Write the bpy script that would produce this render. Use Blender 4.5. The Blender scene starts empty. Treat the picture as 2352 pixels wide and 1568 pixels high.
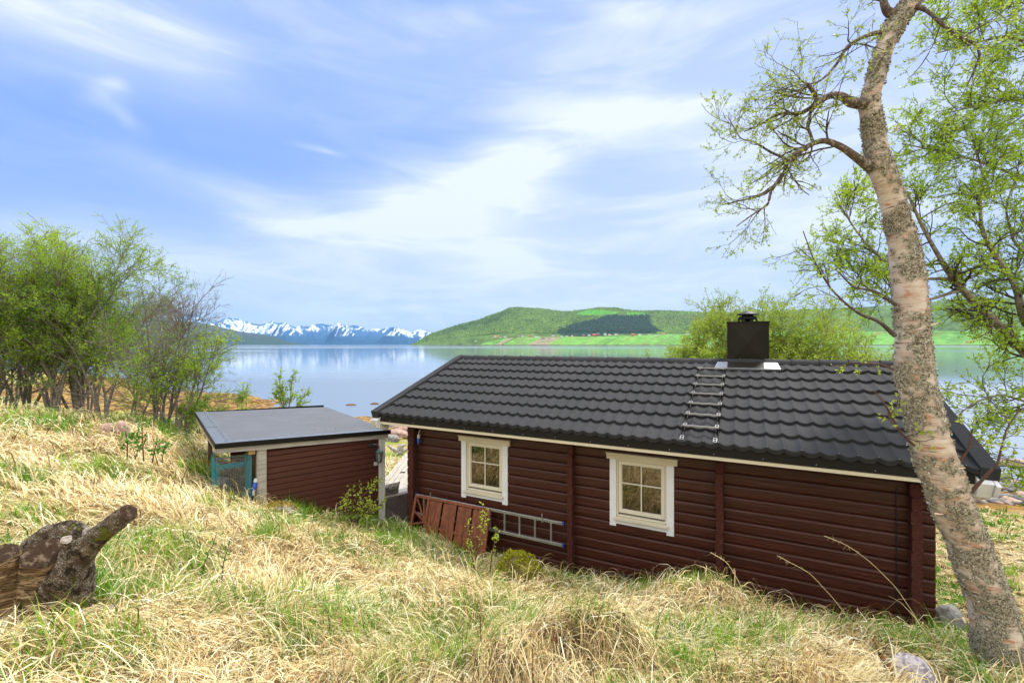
import bpy, math, random
import numpy as np
from mathutils import Vector, Matrix
C = bpy.context
S = C.scene
COL = S.collection
# ------------------------------------------------------------------ camera
F = 1040.0                                    # focal length in units of a 2352 wide frame
cam_d = bpy.data.cameras.new("camera"); cam = bpy.data.objects.new("camera", cam_d)
COL.objects.link(cam); S.camera = cam
cam.location = (0, 0, 0); cam.rotation_euler = (math.pi / 2, 0, 0)
cam_d.sensor_width = 36; cam_d.lens = F / 2352 * 36; cam_d.shift_y = 7 / 2352
cam_d.clip_start = 0.05; cam_d.clip_end = 90000
S.render.resolution_x = 1024; S.render.resolution_y = 682
S.view_settings.view_transform = 'Standard'; S.view_settings.look = 'None'
S.view_settings.exposure = 0.74; S.view_settings.gamma = 1
S.cycles.max_bounces = 8; S.cycles.transparent_max_bounces = 12
S.cycles.diffuse_bounces = 3; S.cycles.volume_bounces = 0
S.cycles.use_denoising = True
try: S.cycles.denoising_input_passes = 'RGB_ALBEDO_NORMAL'
except Exception: pass
S.cycles.sample_clamp_indirect = 6

# ------------------------------------------------------------------ sun and sky
SUN_EL, SUN_AZ = math.radians(54), math.radians(48)      # azimuth clockwise from +Y (right of the view)
sd = bpy.data.lights.new("sun", 'SUN'); sun = bpy.data.objects.new("sun", sd); COL.objects.link(sun)
sd.energy = 3.0; sd.angle = math.radians(10); sd.color = (1.0, 0.95, 0.86)
_s = Vector((math.sin(SUN_AZ) * math.cos(SUN_EL), math.cos(SUN_AZ) * math.cos(SUN_EL), math.sin(SUN_EL)))
sun.rotation_euler = _s.to_track_quat('Z', 'Y').to_euler()

W = bpy.data.worlds.new("World"); S.world = W; W.use_nodes = True
nt = W.node_tree; nt.nodes.clear()
def N(t, kind, **kw):
    n = t.nodes.new(kind)
    for k, v in kw.items():
        if k.startswith('i_'):
            n.inputs[int(k[2:])].default_value = v
        else: setattr(n, k, v)
    return n
def math_n(t, op, a, b=None, c=None, clamp=False):
    n = t.nodes.new('ShaderNodeMath'); n.operation = op; n.use_clamp = clamp
    for i, q in enumerate((a, b, c)):
        if q is None: continue
        if isinstance(q, (int, float)): n.inputs[i].default_value = q
        else: t.links.new(q, n.inputs[i])
    return n.outputs[0]
def mixc(t, fac, a, b, blend='MIX'):
    n = t.nodes.new('ShaderNodeMix'); n.data_type = 'RGBA'; n.blend_type = blend
    for s, q in ((n.inputs[0], fac), (n.inputs[6], a), (n.inputs[7], b)):
        if isinstance(q, (int, float)): s.default_value = q
        elif isinstance(q, (tuple, list)): s.default_value = (q[0], q[1], q[2], 1)
        else: t.links.new(q, s)
    return n.outputs[2]
def smooth_n(t, x, lo, hi):
    n = t.nodes.new('ShaderNodeMapRange'); n.interpolation_type = 'SMOOTHSTEP'
    n.inputs[1].default_value = lo; n.inputs[2].default_value = hi
    t.links.new(x, n.inputs[0]); return n.outputs[0]

sky = N(nt, 'ShaderNodeTexSky', sky_type='NISHITA', sun_disc=False)
sky.sun_elevation = SUN_EL; sky.sun_rotation = SUN_AZ
sky.air_density = 1.0; sky.dust_density = 0.6; sky.ozone_density = 1.4
tc = N(nt, 'ShaderNodeTexCoord'); sep = N(nt, 'ShaderNodeSeparateXYZ')
nt.links.new(tc.outputs['Generated'], sep.inputs[0])
AZ = math_n(nt, 'ARCTAN2', sep.outputs[0], sep.outputs[1]); EL = math_n(nt, 'ARCSINE', sep.outputs[2])
cmb = N(nt, 'ShaderNodeCombineXYZ'); nt.links.new(AZ, cmb.inputs[0]); nt.links.new(EL, cmb.inputs[1])
def wnoise(sx, sy, off, detail=5, rough=.55, dist=0., rot=0.):
    m = N(nt, 'ShaderNodeMapping'); m.inputs[3].default_value = (sx, sy, 1); m.inputs[1].default_value = (off, off * .7, off)
    m.inputs[2].default_value = (0, 0, rot)
    nt.links.new(cmb.outputs[0], m.inputs[0])
    n = N(nt, 'ShaderNodeTexNoise'); n.inputs['Scale'].default_value = 1; n.inputs['Detail'].default_value = detail
    n.inputs['Roughness'].default_value = rough; n.inputs['Distortion'].default_value = dist
    nt.links.new(m.outputs[0], n.inputs[0]); return n.outputs[0]
n_warp = wnoise(3.0, 5.0, 3.1, 4)
n_wisp = wnoise(3.2, 15.0, 7.7, 7, .6, .6, .10)
n_soft = wnoise(1.5, 5.0, 12.3, 3, .5, .3, .06)
def blob(px, py, rx, ry, rot, amp):
    az = math.atan((px - 1176) / F); el = math.atan((791 - py) / F * math.cos(az))
    sx = rx / F * math.cos(az) ** 2; sy = ry / F * math.cos(az)
    r = math.radians(rot)
    wx = math_n(nt, 'MULTIPLY_ADD', n_warp, .22, -az - .11)
    wy = math_n(nt, 'MULTIPLY_ADD', n_soft, .10, -el - .05)
    dx = math_n(nt, 'ADD', AZ, wx); dy = math_n(nt, 'ADD', EL, wy)
    a = math_n(nt, 'ADD', math_n(nt, 'MULTIPLY', dx, math.cos(r) / sx), math_n(nt, 'MULTIPLY', dy, math.sin(r) / sx))
    b = math_n(nt, 'ADD', math_n(nt, 'MULTIPLY', dx, -math.sin(r) / sy), math_n(nt, 'MULTIPLY', dy, math.cos(r) / sy))
    d2 = math_n(nt, 'ADD', math_n(nt, 'MULTIPLY', a, a), math_n(nt, 'MULTIPLY', b, b))
    return math_n(nt, 'MULTIPLY', math_n(nt, 'EXPONENT', math_n(nt, 'MULTIPLY', d2, -1.0)), amp)
CLOUDS = [(150, 60, 440, 100, 3, .78), (450, 110, 170, 75, -10, .30), (900, 70, 560, 60, 0, .34), (300, 212, 34, 14, 10, .50), (255, 240, 60, 26, 25, .42), (300, 292, 40, 26, -35, .45),
          (1140, 405, 250, 62, 16, .80), (1200, 380, 90, 45, 20, .34), (1040, 450, 220, 45, 22, .55), (1120, 500, 260, 50, -4, .40), (900, 500, 220, 40, 6, .55), (1080, 545, 260, 50, -14, .45), (620, 500, 240, 40, -8, .62),
          (1450, 18, 150, 26, -12, .40), (1460, 280, 240, 40, -8, .50), (728, 347, 45, 8, -8, .45), (900, 640, 700, 75, -3, .50),
          (700, 720, 900, 50, 0, .42), (1250, 735, 700, 50, 0, .50), (1950, 330, 600, 280, 0, .46), (1550, 560, 600, 230, 0, .52), (250, 590, 320, 70, 0, .32), (1500, 130, 520, 110, 0, .30), (1250, 230, 400, 60, 0, .12)]
dens = None
for c in CLOUDS:
    b_ = blob(*c); dens = b_ if dens is None else math_n(nt, 'ADD', dens, b_)
wis = smooth_n(nt, n_wisp, .36, .72)
dens = math_n(nt, 'MULTIPLY', dens, math_n(nt, 'MULTIPLY_ADD', wis, .55, .62))
dens = math_n(nt, 'ADD', dens, math_n(nt, 'MULTIPLY', smooth_n(nt, n_soft, .38, .78), .10))
dens = math_n(nt, 'ADD', dens, math_n(nt, 'MULTIPLY', wis, .09), clamp=True)
# behind and overhead, out of view: added bright fill
bg = N(nt, 'ShaderNodeBackground'); wo = N(nt, 'ShaderNodeOutputWorld')
sky_s = mixc(nt, 1.0, sky.outputs[0], (0.150, 0.118, 0.120), 'MULTIPLY')
veil = mixc(nt, .78, sky_s, (0.150, 0.278, .615))
final = mixc(nt, dens, veil, (0.565, 0.61, .64))
# unseen sky overhead and behind the camera, brightened as added fill light
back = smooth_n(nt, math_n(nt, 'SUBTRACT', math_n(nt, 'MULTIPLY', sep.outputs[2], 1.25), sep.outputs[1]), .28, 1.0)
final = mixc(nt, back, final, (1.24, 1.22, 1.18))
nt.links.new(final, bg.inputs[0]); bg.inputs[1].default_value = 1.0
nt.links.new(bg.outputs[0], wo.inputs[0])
W.cycles.sampling_method = 'MANUAL'; W.cycles.sample_map_resolution = 512

# ------------------------------------------------------------------ material helpers
def mat(name, base=(.5, .5, .5), rough=.7, spec=.4, metal=0., noise=None, bump=0., bscale=30., bdetail=6, mapping=None, coords='Object', trans=0., attr_ramp=None, sheen=0.):
    """noise = (scale, (r,g,b) second colour, amount, detail)"""
    m = bpy.data.materials.new(name); m.use_nodes = True; t = m.node_tree
    p = t.nodes['Principled BSDF']; p.inputs['Roughness'].default_value = rough
    p.inputs['Specular IOR Level'].default_value = spec; p.inputs['Metallic'].default_value = metal
    p.inputs['Base Color'].default_value = (*base, 1)
    co = N(t, 'ShaderNodeTexCoord').outputs[coords]
    if mapping:
        mp = N(t, 'ShaderNodeMapping'); mp.inputs[3].default_value = mapping[0]
        if len(mapping) > 1: mp.inputs[2].default_value = mapping[1]
        t.links.new(co, mp.inputs[0]); co = mp.outputs[0]
    col = None
    if attr_ramp:
        at = N(t, 'ShaderNodeAttribute'); at.attribute_name = 'tint'
        r = N(t, 'ShaderNodeValToRGB'); els = r.color_ramp.elements
        while len(els) < len(attr_ramp): els.new(.5)
        for e, (pos, c) in zip(els, attr_ramp): e.position = pos; e.color = (*c, 1)
        t.links.new(at.outputs['Fac'], r.inputs[0]); col = r.outputs[0]
    if noise:
        for (sc, c2, lo, hi) in (noise if isinstance(noise, list) else [noise]):
            n = N(t, 'ShaderNodeTexNoise'); n.inputs['Scale'].default_value = sc; n.inputs['Detail'].default_value = 6
            n.inputs['Roughness'].default_value = .6
            t.links.new(co, n.inputs[0])
            f = smooth_n(t, n.outputs[0], lo, hi)
            col = mixc(t, f, col if col is not None else base, c2)
    if col is not None: t.links.new(col, p.inputs['Base Color'])
    if bump:
        n = N(t, 'ShaderNodeTexNoise'); n.inputs['Scale'].default_value = bscale; n.inputs['Detail'].default_value = bdetail
        t.links.new(co, n.inputs[0]); b = N(t, 'ShaderNodeBump'); b.inputs['Strength'].default_value = bump
        b.inputs['Distance'].default_value = .02
        t.links.new(n.outputs[0], b.inputs['Height']); t.links.new(b.outputs[0], p.inputs['Normal'])
    if trans:
        o = t.nodes['Material Output']; tr = N(t, 'ShaderNodeBsdfTranslucent'); mx = N(t, 'ShaderNodeMixShader'); mx.inputs[0].default_value = trans
        if col is not None: t.links.new(col, tr.inputs[0])
        else: tr.inputs[0].default_value = (*base, 1)
        t.links.new(p.outputs[0], mx.inputs[1]); t.links.new(tr.outputs[0], mx.inputs[2]); t.links.new(mx.outputs[0], o.inputs[0])
    return m

# ------------------------------------------------------------------ mesh helpers
class MB:
    def __init__(s): s.v = []; s.f = []
    def add(s, vs, fs):
        k = len(s.v); s.v += [tuple(q) for q in vs]; s.f += [tuple(i + k for i in q) for q in fs]; return s
    def box(s, x0, x1, y0, y1, z0, z1):
        return s.add([(x0, y0, z0), (x1, y0, z0), (x1, y1, z0), (x0, y1, z0), (x0, y0, z1), (x1, y0, z1), (x1, y1, z1), (x0, y1, z1)],
                     [(0, 3, 2, 1), (4, 5, 6, 7), (0, 1, 5, 4), (1, 2, 6, 5), (2, 3, 7, 6), (3, 0, 4, 7)])
    def beam(s, p0, p1, w, h, up=(0, 0, 1)):
        p0 = Vector(p0); p1 = Vector(p1); d = (p1 - p0).normalized(); u = Vector(up)
        if abs(d.dot(u)) > .98: u = Vector((0, 1, 0))
        r = d.cross(u).normalized(); u = r.cross(d).normalized()
        q = []
        for p in (p0, p1):
            for a, b in ((-1, -1), (1, -1), (1, 1), (-1, 1)): q.append(p + r * a * w / 2 + u * b * h / 2)
        return s.add(q, [(3, 2, 1, 0), (4, 5, 6, 7), (0, 1, 5, 4), (1, 2, 6, 5), (2, 3, 7, 6), (3, 0, 4, 7)])
    def tube(s, pts, rad, n=8, cap=True):
        pts = [Vector(p) for p in pts]
        if not isinstance(rad, (list, tuple)): rad = [rad] * len(pts)
        vs = []; fs = []; ref = None
        for i, p in enumerate(pts):
            d = (pts[min(i + 1, len(pts) - 1)] - pts[max(i - 1, 0)]).normalized()
            if ref is None:
                ref = Vector((0, 0, 1)) if abs(d.z) < .9 else Vector((1, 0, 0))
            e1 = (ref - d * ref.dot(d)).normalized(); ref = e1; e2 = d.cross(e1)
            for k in range(n):
                a = 2 * math.pi * k / n; vs.append(p + (e1 * math.cos(a) + e2 * math.sin(a)) * rad[i])
            if i:
                for k in range(n):
                    a0 = (i - 1) * n + k; a1 = (i - 1) * n + (k + 1) % n; fs.append((a0, a1, a1 + n, a0 + n))
        if cap: fs.append(tuple(range(n - 1, -1, -1))); fs.append(tuple((len(pts) - 1) * n + k for k in range(n)))
        return s.add(vs, fs)
    def lathe(s, c, prof, n=12):
        vs = []; fs = []
        for r, z in prof:
            for k in range(n):
                a = 2 * math.pi * (k + .5) / n; vs.append((c[0] + r * math.cos(a), c[1] + r * math.sin(a), c[2] + z))
        for i in range(len(prof) - 1):
            for k in range(n):
                a0 = i * n + k; a1 = i * n + (k + 1) % n; fs.append((a0, a1, a1 + n, a0 + n))
        fs.append(tuple(range(n - 1, -1, -1))); fs.append(tuple((len(prof) - 1) * n + k for k in range(n)))
        return s.add(vs, fs)
    def prism(s, poly, ext):
        n = len(poly); e = Vector(ext); vs = [Vector(p) for p in poly]; vs += [p + e for p in vs]
        fs = [tuple(range(n - 1, -1, -1)), tuple(range(n, 2 * n))] + [(i, (i + 1) % n, (i + 1) % n + n, i + n) for i in range(n)]
        return s.add(vs, fs)

OFF = {}
def tag(o, label=None, cat=None, group=None, kind=None):
    if label: o['label'] = label
    if cat: o['category'] = cat
    if group: o['group'] = group
    if kind: o['kind'] = kind
    return o
def thing(name, label, cat, base=(0, 0, 0), rotz=0., group=None, off=None):
    """an Empty at the base of the thing; children are written in the thing's frame, `off` is subtracted from them"""
    o = bpy.data.objects.new(name, None); COL.objects.link(o); o.location = base; o.rotation_euler = (0, 0, rotz)
    o.empty_display_size = .2
    tag(o, label, cat, group); OFF[o.name] = Vector(base if off is None else off); return o
def rawmesh(name, V, Fc, tint=None, col=None, smooth=False):
    me = bpy.data.meshes.new(name); V = np.asarray(V, dtype=np.float32)
    nv = len(V); me.vertices.add(nv); me.vertices.foreach_set('co', V.ravel())
    Fc = np.asarray(Fc, dtype=np.int32); nf, k = Fc.shape
    me.loops.add(nf * k); me.loops.foreach_set('vertex_index', Fc.ravel())
    me.polygons.add(nf); me.polygons.foreach_set('loop_start', np.arange(0, nf * k, k, dtype=np.int32))
    try: me.polygons.foreach_set('loop_total', np.full(nf, k, dtype=np.int32))
    except Exception: pass
    if smooth: me.polygons.foreach_set('use_smooth', np.ones(nf, dtype=bool))
    if tint is not None:
        dom = 'FACE' if len(tint) == nf else 'POINT'
        a = me.attributes.new('tint', 'FLOAT', dom); a.data.foreach_set('value', np.asarray(tint, dtype=np.float32))
    if col is not None:
        a = me.attributes.new('albedo', 'FLOAT_COLOR', 'POINT'); c4 = np.ones((nv, 4), dtype=np.float32); c4[:, :3] = col
        a.data.foreach_set('color', c4.ravel())
    me.update(calc_edges=True); me.validate(); return me
def link(name, me, m=None, parent=None, loc=(0, 0, 0), label=None, cat=None, group=None, kind=None):
    o = bpy.data.objects.new(name, me); COL.objects.link(o)
    if m is not None: me.materials.append(m)
    if parent is not None: o.parent = parent; OFF[o.name] = OFF.get(parent.name, Vector((0, 0, 0)))
    o.location = loc
    return tag(o, label, cat, group, kind)
def obj(name, mb, m, parent=None, label=None, cat=None, group=None, kind=None, bevel=0., smooth=False, base=None):
    off = OFF.get(parent.name, Vector((0, 0, 0))) if parent is not None else Vector(base if base is not None else (0, 0, 0))
    me = bpy.data.meshes.new(name)
    me.from_pydata([(v[0] - off[0], v[1] - off[1], v[2] - off[2]) for v in mb.v], [], mb.f)
    me.update()
    if smooth:
        for p in me.polygons: p.use_smooth = True
    o = link(name, me, m, parent, (0, 0, 0) if parent is not None else tuple(off), label, cat, group, kind)
    if parent is None: OFF[o.name] = off
    if bevel:
        b = o.modifiers.new('bevel', 'BEVEL'); b.width = bevel; b.segments = 2; b.limit_method = 'ANGLE'; b.angle_limit = math.radians(40)
        b.harden_normals = False
    return o
def objn(name, V, Fc, m, parent=None, tint=None, col=None, smooth=False, base=None, **kw):
    off = OFF.get(parent.name, Vector((0, 0, 0))) if parent is not None else Vector(base if base is not None else (0, 0, 0))
    V = np.asarray(V, dtype=np.float64) - np.array(off)[None, :]
    me = rawmesh(name, V, Fc, tint, col, smooth)
    o = link(name, me, m, parent, (0, 0, 0) if parent is not None else tuple(off), **kw)
    if parent is None: OFF[o.name] = off
    return o
def PV(x, y, Y): return np.array([(x - 1176) / F * Y, Y, -(y - 791) / F * Y])

def _h(i, j, k, seed):
    n = (i * 374761393 + j * 668265263 + k * 1274126177 + seed * 974634777) & 0xffffffff
    n = ((n ^ (n >> 13)) * 1274126177) & 0xffffffff
    return ((n ^ (n >> 16)) & 0xffff) / 65535.0
def vnoise(P, seed=0):
    P = np.asarray(P, dtype=np.float64); I = np.floor(P).astype(np.int64); f = P - I; f = f * f * (3 - 2 * f)
    r = 0
    for a in (0, 1):
        for b in (0, 1):
            for c in (0, 1):
                w = (f[..., 0] if a else 1 - f[..., 0]) * (f[..., 1] if b else 1 - f[..., 1]) * (f[..., 2] if c else 1 - f[..., 2])
                r = r + w * _h(I[..., 0] + a, I[..., 1] + b, I[..., 2] + c, seed)
    return r
def fbm(P, seed=0, oct=4, gain=.5):
    P = np.asarray(P, dtype=np.float64); a = 1.; s = 0; r = 0
    for o in range(oct): r = r + a * vnoise(P * 2.03 ** o, seed + o * 17); s += a; a *= gain
    return r / s
def n2(x, y, sc, seed, oct=3):
    return fbm(np.stack([np.asarray(x) * sc, np.asarray(y) * sc, np.zeros_like(np.asarray(x, dtype=float))], -1), seed, oct)
def inpoly(x, y, poly):
    r = np.zeros(np.shape(x), dtype=bool); j = len(poly) - 1
    for i in range(len(poly)):
        xi, yi = poly[i]; xj, yj = poly[j]
        c = ((yi > y) != (yj > y)) & (x < (xj - xi) * (y - yi) / (yj - yi + 1e-12) + xi); r ^= c; j = i
    return r
# ------------------------------------------------------------------ near terrain
WATER = -5.5
CP = [(0,0,-1.62),(2,0,-1.85),(-3,0,-1.5),(0,2,-1.98),(0,3.2,-2.25),(0,5,-2.88),(0,6.4,-3.38),(0,7.4,-3.62),(2.28,5.5,-3.10),(3.46,5.25,-3.38),(3.7,4.5,-2.95),(4.5,4.75,-3.26),
 (1.6,6.1,-3.36),(-.32,7.1,-3.42),(-1.86,8.1,-3.42),(-3.3,8.2,-3.3),(-3.9,7.95,-3.02),(-4.4,7.8,-2.82),(-4.95,7.55,-2.62),(-2.77,5,-2.25),(-4.6,5.5,-1.98),(-6.2,6,-1.80),
 (-11.3,10,-1.60),(-13.5,12.5,-2.1),(-9.5,9.6,-1.74),(-8.2,12.2,-2.72),(-5.9,8.6,-2.5),(-8.0,10.6,-2.25),(-3.7,3.8,-1.86),(-2.7,2.4,-1.75),(-10,16,-3.1),(-14,18,-3.2),(-20,12,-2.2),(-20,20,-3.2),
 (-10.5,34,-5.45),(-20.6,40,-5.5),(-31,50,-5.5),(-62,72,-5.5),(-3,30,-5.5),(5,24.5,-5.5),(14,20,-5.5),(19.6,18.3,-5.5),(30,17,-5.5),(45,15,-5.5),
 (-9,26,-4.6),(-22,30,-4.6),(-35,38,-4.6),(-50,45,-4.5),(-4,21,-4.35),(-3.4,14.5,-3.95),(2,16,-4.5),(8,15,-4.5),(0,9,-3.8),(4,8,-3.8),(1.5,11.5,-4.1),(5,6.6,-3.55),(5.4,5.3,-3.4),
 (7.9,7.3,-3.62),(12.4,11.5,-4.3),(15.5,13.8,-4.75),(10,9,-3.9),(18,9,-3.9),(30,5,-3.5),(3.3,3,-2.35),(3.0,1.5,-2.1),(5,3,-2.7),(8,3,-2.8),(2.2,3.6,-2.42),
 (0,-4,-.75),(0,-9,1.2),(-8,-5,-.2),(-9,0,-1.1),(8,-5,-1.2),(12,-12,1.5),(-12,-12,2.2),(-25,0,-1.2),(25,-5,-1.5),
 (0,-20,4),(-40,20,-2.5),(40,-15,2),(-40,-15,4),(0,45,-8),(30,40,-8),(-20,60,-8),(60,30,-8),(-70,60,-3.5),(-6.5,10.5,-2.9),(-7.6,11.5,-3.0),(-4,11,-3.55),(0,60,-9),(60,60,-9),(-60,95,-9),(60,0,-3)]
_c = np.array(CP, dtype=float)
def _U(r2): return np.where(r2 < 1e-9, 0, r2 * np.log(r2 + 1e-9)) * .5
def _fit():
    n = len(_c); d2 = ((_c[:, None, :2] - _c[None, :, :2]) ** 2).sum(-1)
    K = _U(d2) + np.eye(n) * .15; P = np.concatenate([np.ones((n, 1)), _c[:, :2]], 1)
    A = np.block([[K, P], [P.T, np.zeros((3, 3))]]); return np.linalg.solve(A, np.concatenate([_c[:, 2], np.zeros(3)]))
_w = _fit()
def tps(x, y):
    sh = x.shape; x = x.ravel(); y = y.ravel(); out = np.empty(len(x))
    for s in range(0, len(x), 20000):
        xs = x[s:s + 20000, None]; ys = y[s:s + 20000, None]
        out[s:s + 20000] = _U((xs - _c[None, :, 0]) ** 2 + (ys - _c[None, :, 1]) ** 2) @ _w[:-3] + _w[-3] + _w[-2] * xs[:, 0] + _w[-1] * ys[:, 0]
    return out.reshape(sh)
HA, HB = .885, .466                                   # house axes: s = HA x - HB y, t = HB x + HA y
def st(x, y): return HA * x - HB * y, HB * x + HA * y
def house_mask(x, y, pad=0.):
    s, t = st(x, y); return (s > -5.75 - pad) & (s < 1.85 + pad) & (t > 6.5 - pad) & (t < 11.6 + pad)
SU = np.array([.782, .6235]); SV = np.array([-.6235, .782]); SA = np.array([-4.885, 7.5])
def shed_lv(x, y): return (x - SA[0]) * SU[0] + (y - SA[1]) * SU[1], (x - SA[0]) * SV[0] + (y - SA[1]) * SV[1]
def shed_mask(x, y, pad=0.):
    l, v = shed_lv(x, y); return (l > .58 - pad) & (l < 2.95 + pad) & (v > .12 - pad) & (v < 4.4 + pad)
rg = np.random.default_rng(5)
MOUNDS = [(2.3, 5.0, .65, .10), (3.75, 4.4, .5, .14), (3.0, 4.95, .3, -.08), (.35, 5.6, .40, .16), (-2.6, 2.75, .6, .15), (-.6, 4.3, .5, .15), (1.5, 3.6, .5, .06), (-1.7, 6.4, .5, .12),
          (-4.6, 6.7, .7, .14), (-3.1, 4.2, .5, .14), (-1.4, 3.0, .45, .14), (-6.2, 8.0, .8, .15), (-8.7, 8.4, 1.0, .12)]
for i in range(190):
    az = rg.uniform(-.95, .95); d = math.exp(rg.uniform(math.log(1.6), math.log(15)))
    MOUNDS.append((math.tan(az) * d, d, rg.uniform(.16, .36) * (1 + .04 * d), rg.uniform(.04, .13)))
MOUNDS = np.array(MOUNDS)
def height(x, y):
    z = tps(x, y)
    amp = np.exp(-((np.hypot(x, y) / 22) ** 2))
    s, t = st(x, y)
    calm = np.clip(np.maximum(np.maximum(-5.4 - s, s - 2.2) , np.maximum(6.3 - t, t - 12)), 0, .5) * 2
    calm = np.where((x > 4.4) & (y > 4.6), .25, calm)          # the lawn past the house is short and even
    b = np.zeros_like(z)
    for mx, my, r, h in MOUNDS: b = b + h * np.exp(-(((x - mx) ** 2 + (y - my) ** 2) / r ** 2))
    b = b + (n2(x, y, 1.1, 3) - .5) * .22 + (n2(x, y, 4.2, 8) - .5) * .07
    z = z + b * calm * amp + (n2(x, y, .25, 9) - .5) * .5 * np.clip((np.hypot(x, y) - 14) / 20, 0, 1)
    z = np.where(house_mask(x, y, .02), np.minimum(z, -3.62), z)
    z = np.where((x > -3.9) & (x < 4) & (y > 8.9) & (y < 16.5) & (s < 1), np.minimum(z, -3.9), z)
    return z
GX0, GX1, GY0, GY1, GS = -16., 16., -7., 18., .05
gx = np.arange(GX0, GX1, GS); gy = np.arange(GY0, GY1, GS)
_X, _Y = np.meshgrid(gx, gy, indexing='ij'); GH = height(_X, _Y)
def gz(x, y):
    x = np.asarray(x, dtype=float); y = np.asarray(y, dtype=float)
    u = np.clip((x - GX0) / GS, 0, len(gx) - 1.001); v = np.clip((y - GY0) / GS, 0, len(gy) - 1.001)
    i = u.astype(int); j = v.astype(int); a = u - i; b = v - j
    return GH[i, j] * (1 - a) * (1 - b) + GH[i + 1, j] * a * (1 - b) + GH[i, j + 1] * (1 - a) * b + GH[i + 1, j + 1] * a * b
def gz1(x, y): return float(height(np.array([x], dtype=float), np.array([y], dtype=float))[0])
def axis(lo, hi, fine, k, n): # spacing grows away from zero
    u = np.linspace(-1, 1, n); a = np.sinh(u * k) / math.sinh(k); return np.where(a < 0, -a * lo, a * hi)
ax = axis(-150, 150, .05, 4.6, 400); ay = axis(-60, 160, .05, 4.6, 400) + 5
AX, AY = np.meshgrid(ax, ay, indexing='ij'); AZh = height(AX, AY)
def gridfaces(n, m):
    i = np.arange(n * m).reshape(n, m); return np.stack([i[:-1, :-1], i[1:, :-1], i[1:, 1:], i[:-1, 1:]], -1).reshape(-1, 4)

m = bpy.data.materials.new('ground_soil_and_turf'); m.use_nodes = True; t = m.node_tree; p = t.nodes['Principled BSDF']
p.inputs['Roughness'].default_value = .95; p.inputs['Specular IOR Level'].default_value = .1
co = N(t, 'ShaderNodeNewGeometry').outputs['Position']
def nz(sc, d=6, r=.6, dist=0.):
    n = N(t, 'ShaderNodeTexNoise'); n.inputs['Scale'].default_value = sc; n.inputs['Detail'].default_value = d; n.inputs['Roughness'].default_value = r
    n.inputs['Distortion'].default_value = dist; t.links.new(co, n.inputs[0]); return n.outputs[0]
straw = mixc(t, smooth_n(t, nz(9), .35, .65), (.36, .25, .12), (.15, .10, .045))
straw = mixc(t, smooth_n(t, nz(60, 4), .45, .62), straw, (.62, .52, .33))
straw = mixc(t, smooth_n(t, nz(1.7, 5, .6, .5), .50, .62), straw, (.14, .22, .045))
straw = mixc(t, smooth_n(t, nz(24, 4), .60, .72), straw, (.07, .05, .028))
sx = N(t, 'ShaderNodeSeparateXYZ'); t.links.new(co, sx.inputs[0])
beach = mixc(t, smooth_n(t, nz(3.0), .42, .58), (.20, .105, .03), (.30, .17, .04))
beach = mixc(t, smooth_n(t, nz(7, 5), .52, .62), beach, (.06, .045, .03))
beach = mixc(t, smooth_n(t, nz(1.1, 5), .60, .68), beach, (.26, .24, .20))
hz = math_n(t, 'ADD', sx.outputs[2], math_n(t, 'MULTIPLY', nz(.6), .5))
ff = smooth_n(t, hz, -4.25, -4.0)
fr = smooth_n(t, sx.outputs[1], 13.0, 16.0)
land = mixc(t, fr, straw, mixc(t, smooth_n(t, nz(.8), .4, .6), (.22, .24, .06), (.36, .30, .13)))
t.links.new(mixc(t, ff, beach, land), p.inputs['Base Color'])
b = N(t, 'ShaderNodeBump'); b.inputs['Strength'].default_value = .8; b.inputs['Distance'].default_value = .04
t.links.new(nz(30, 8), b.inputs['Height']); t.links.new(b.outputs[0], p.inputs['Normal'])
M_ground = m
V = np.stack([AX, AY, AZh], -1).reshape(-1, 3)
objn('ground', V, gridfaces(400, 400), M_ground, smooth=True, kind='structure')

# ------------------------------------------------------------------ water
m = bpy.data.materials.new('calm_fjord_water'); m.use_nodes = True; t = m.node_tree; p = t.nodes['Principled BSDF']
p.inputs['Base Color'].default_value = (.13, .18, .25, 1); p.inputs['Specular IOR Level'].default_value = .5; p.inputs['IOR'].default_value = 1.5
p.inputs['Specular IOR Level'].default_value = 1.0
co = N(t, 'ShaderNodeNewGeometry').outputs['Position']
mp = N(t, 'ShaderNodeMapping'); mp.inputs[3].default_value = (.0011, .0060, 1); mp.inputs[2].default_value = (0, 0, .10); t.links.new(co, mp.inputs[0])
n1 = N(t, 'ShaderNodeTexNoise'); n1.inputs['Scale'].default_value = 1; n1.inputs['Detail'].default_value = 5; t.links.new(mp.outputs[0], n1.inputs[0])
calm = smooth_n(t, n1.outputs[0], .50, .62)
rr = math_n(t, 'MULTIPLY_ADD', calm, .30, .07); t.links.new(rr, p.inputs['Roughness'])
n2_ = N(t, 'ShaderNodeTexNoise'); n2_.inputs['Scale'].default_value = .8; n2_.inputs['Detail'].default_value = 4
mp2 = N(t, 'ShaderNodeMapping'); mp2.inputs[3].default_value = (1, 2.5, 1); t.links.new(co, mp2.inputs[0]); t.links.new(mp2.outputs[0], n2_.inputs[0])
b = N(t, 'ShaderNodeBump'); b.inputs['Distance'].default_value = .05
t.links.new(math_n(t, 'MULTIPLY_ADD', calm, .12, .03), b.inputs['Strength'])
t.links.new(n2_.outputs[0], b.inputs['Height']); t.links.new(b.outputs[0], p.inputs['Normal'])
mb = MB(); R_ = 45000
mb.add([(-R_, 3, WATER), (R_, 3, WATER), (R_, 28000, WATER), (-R_, 28000, WATER)], [(0, 1, 2, 3)])
obj('water', mb, m, kind='structure')

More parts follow.
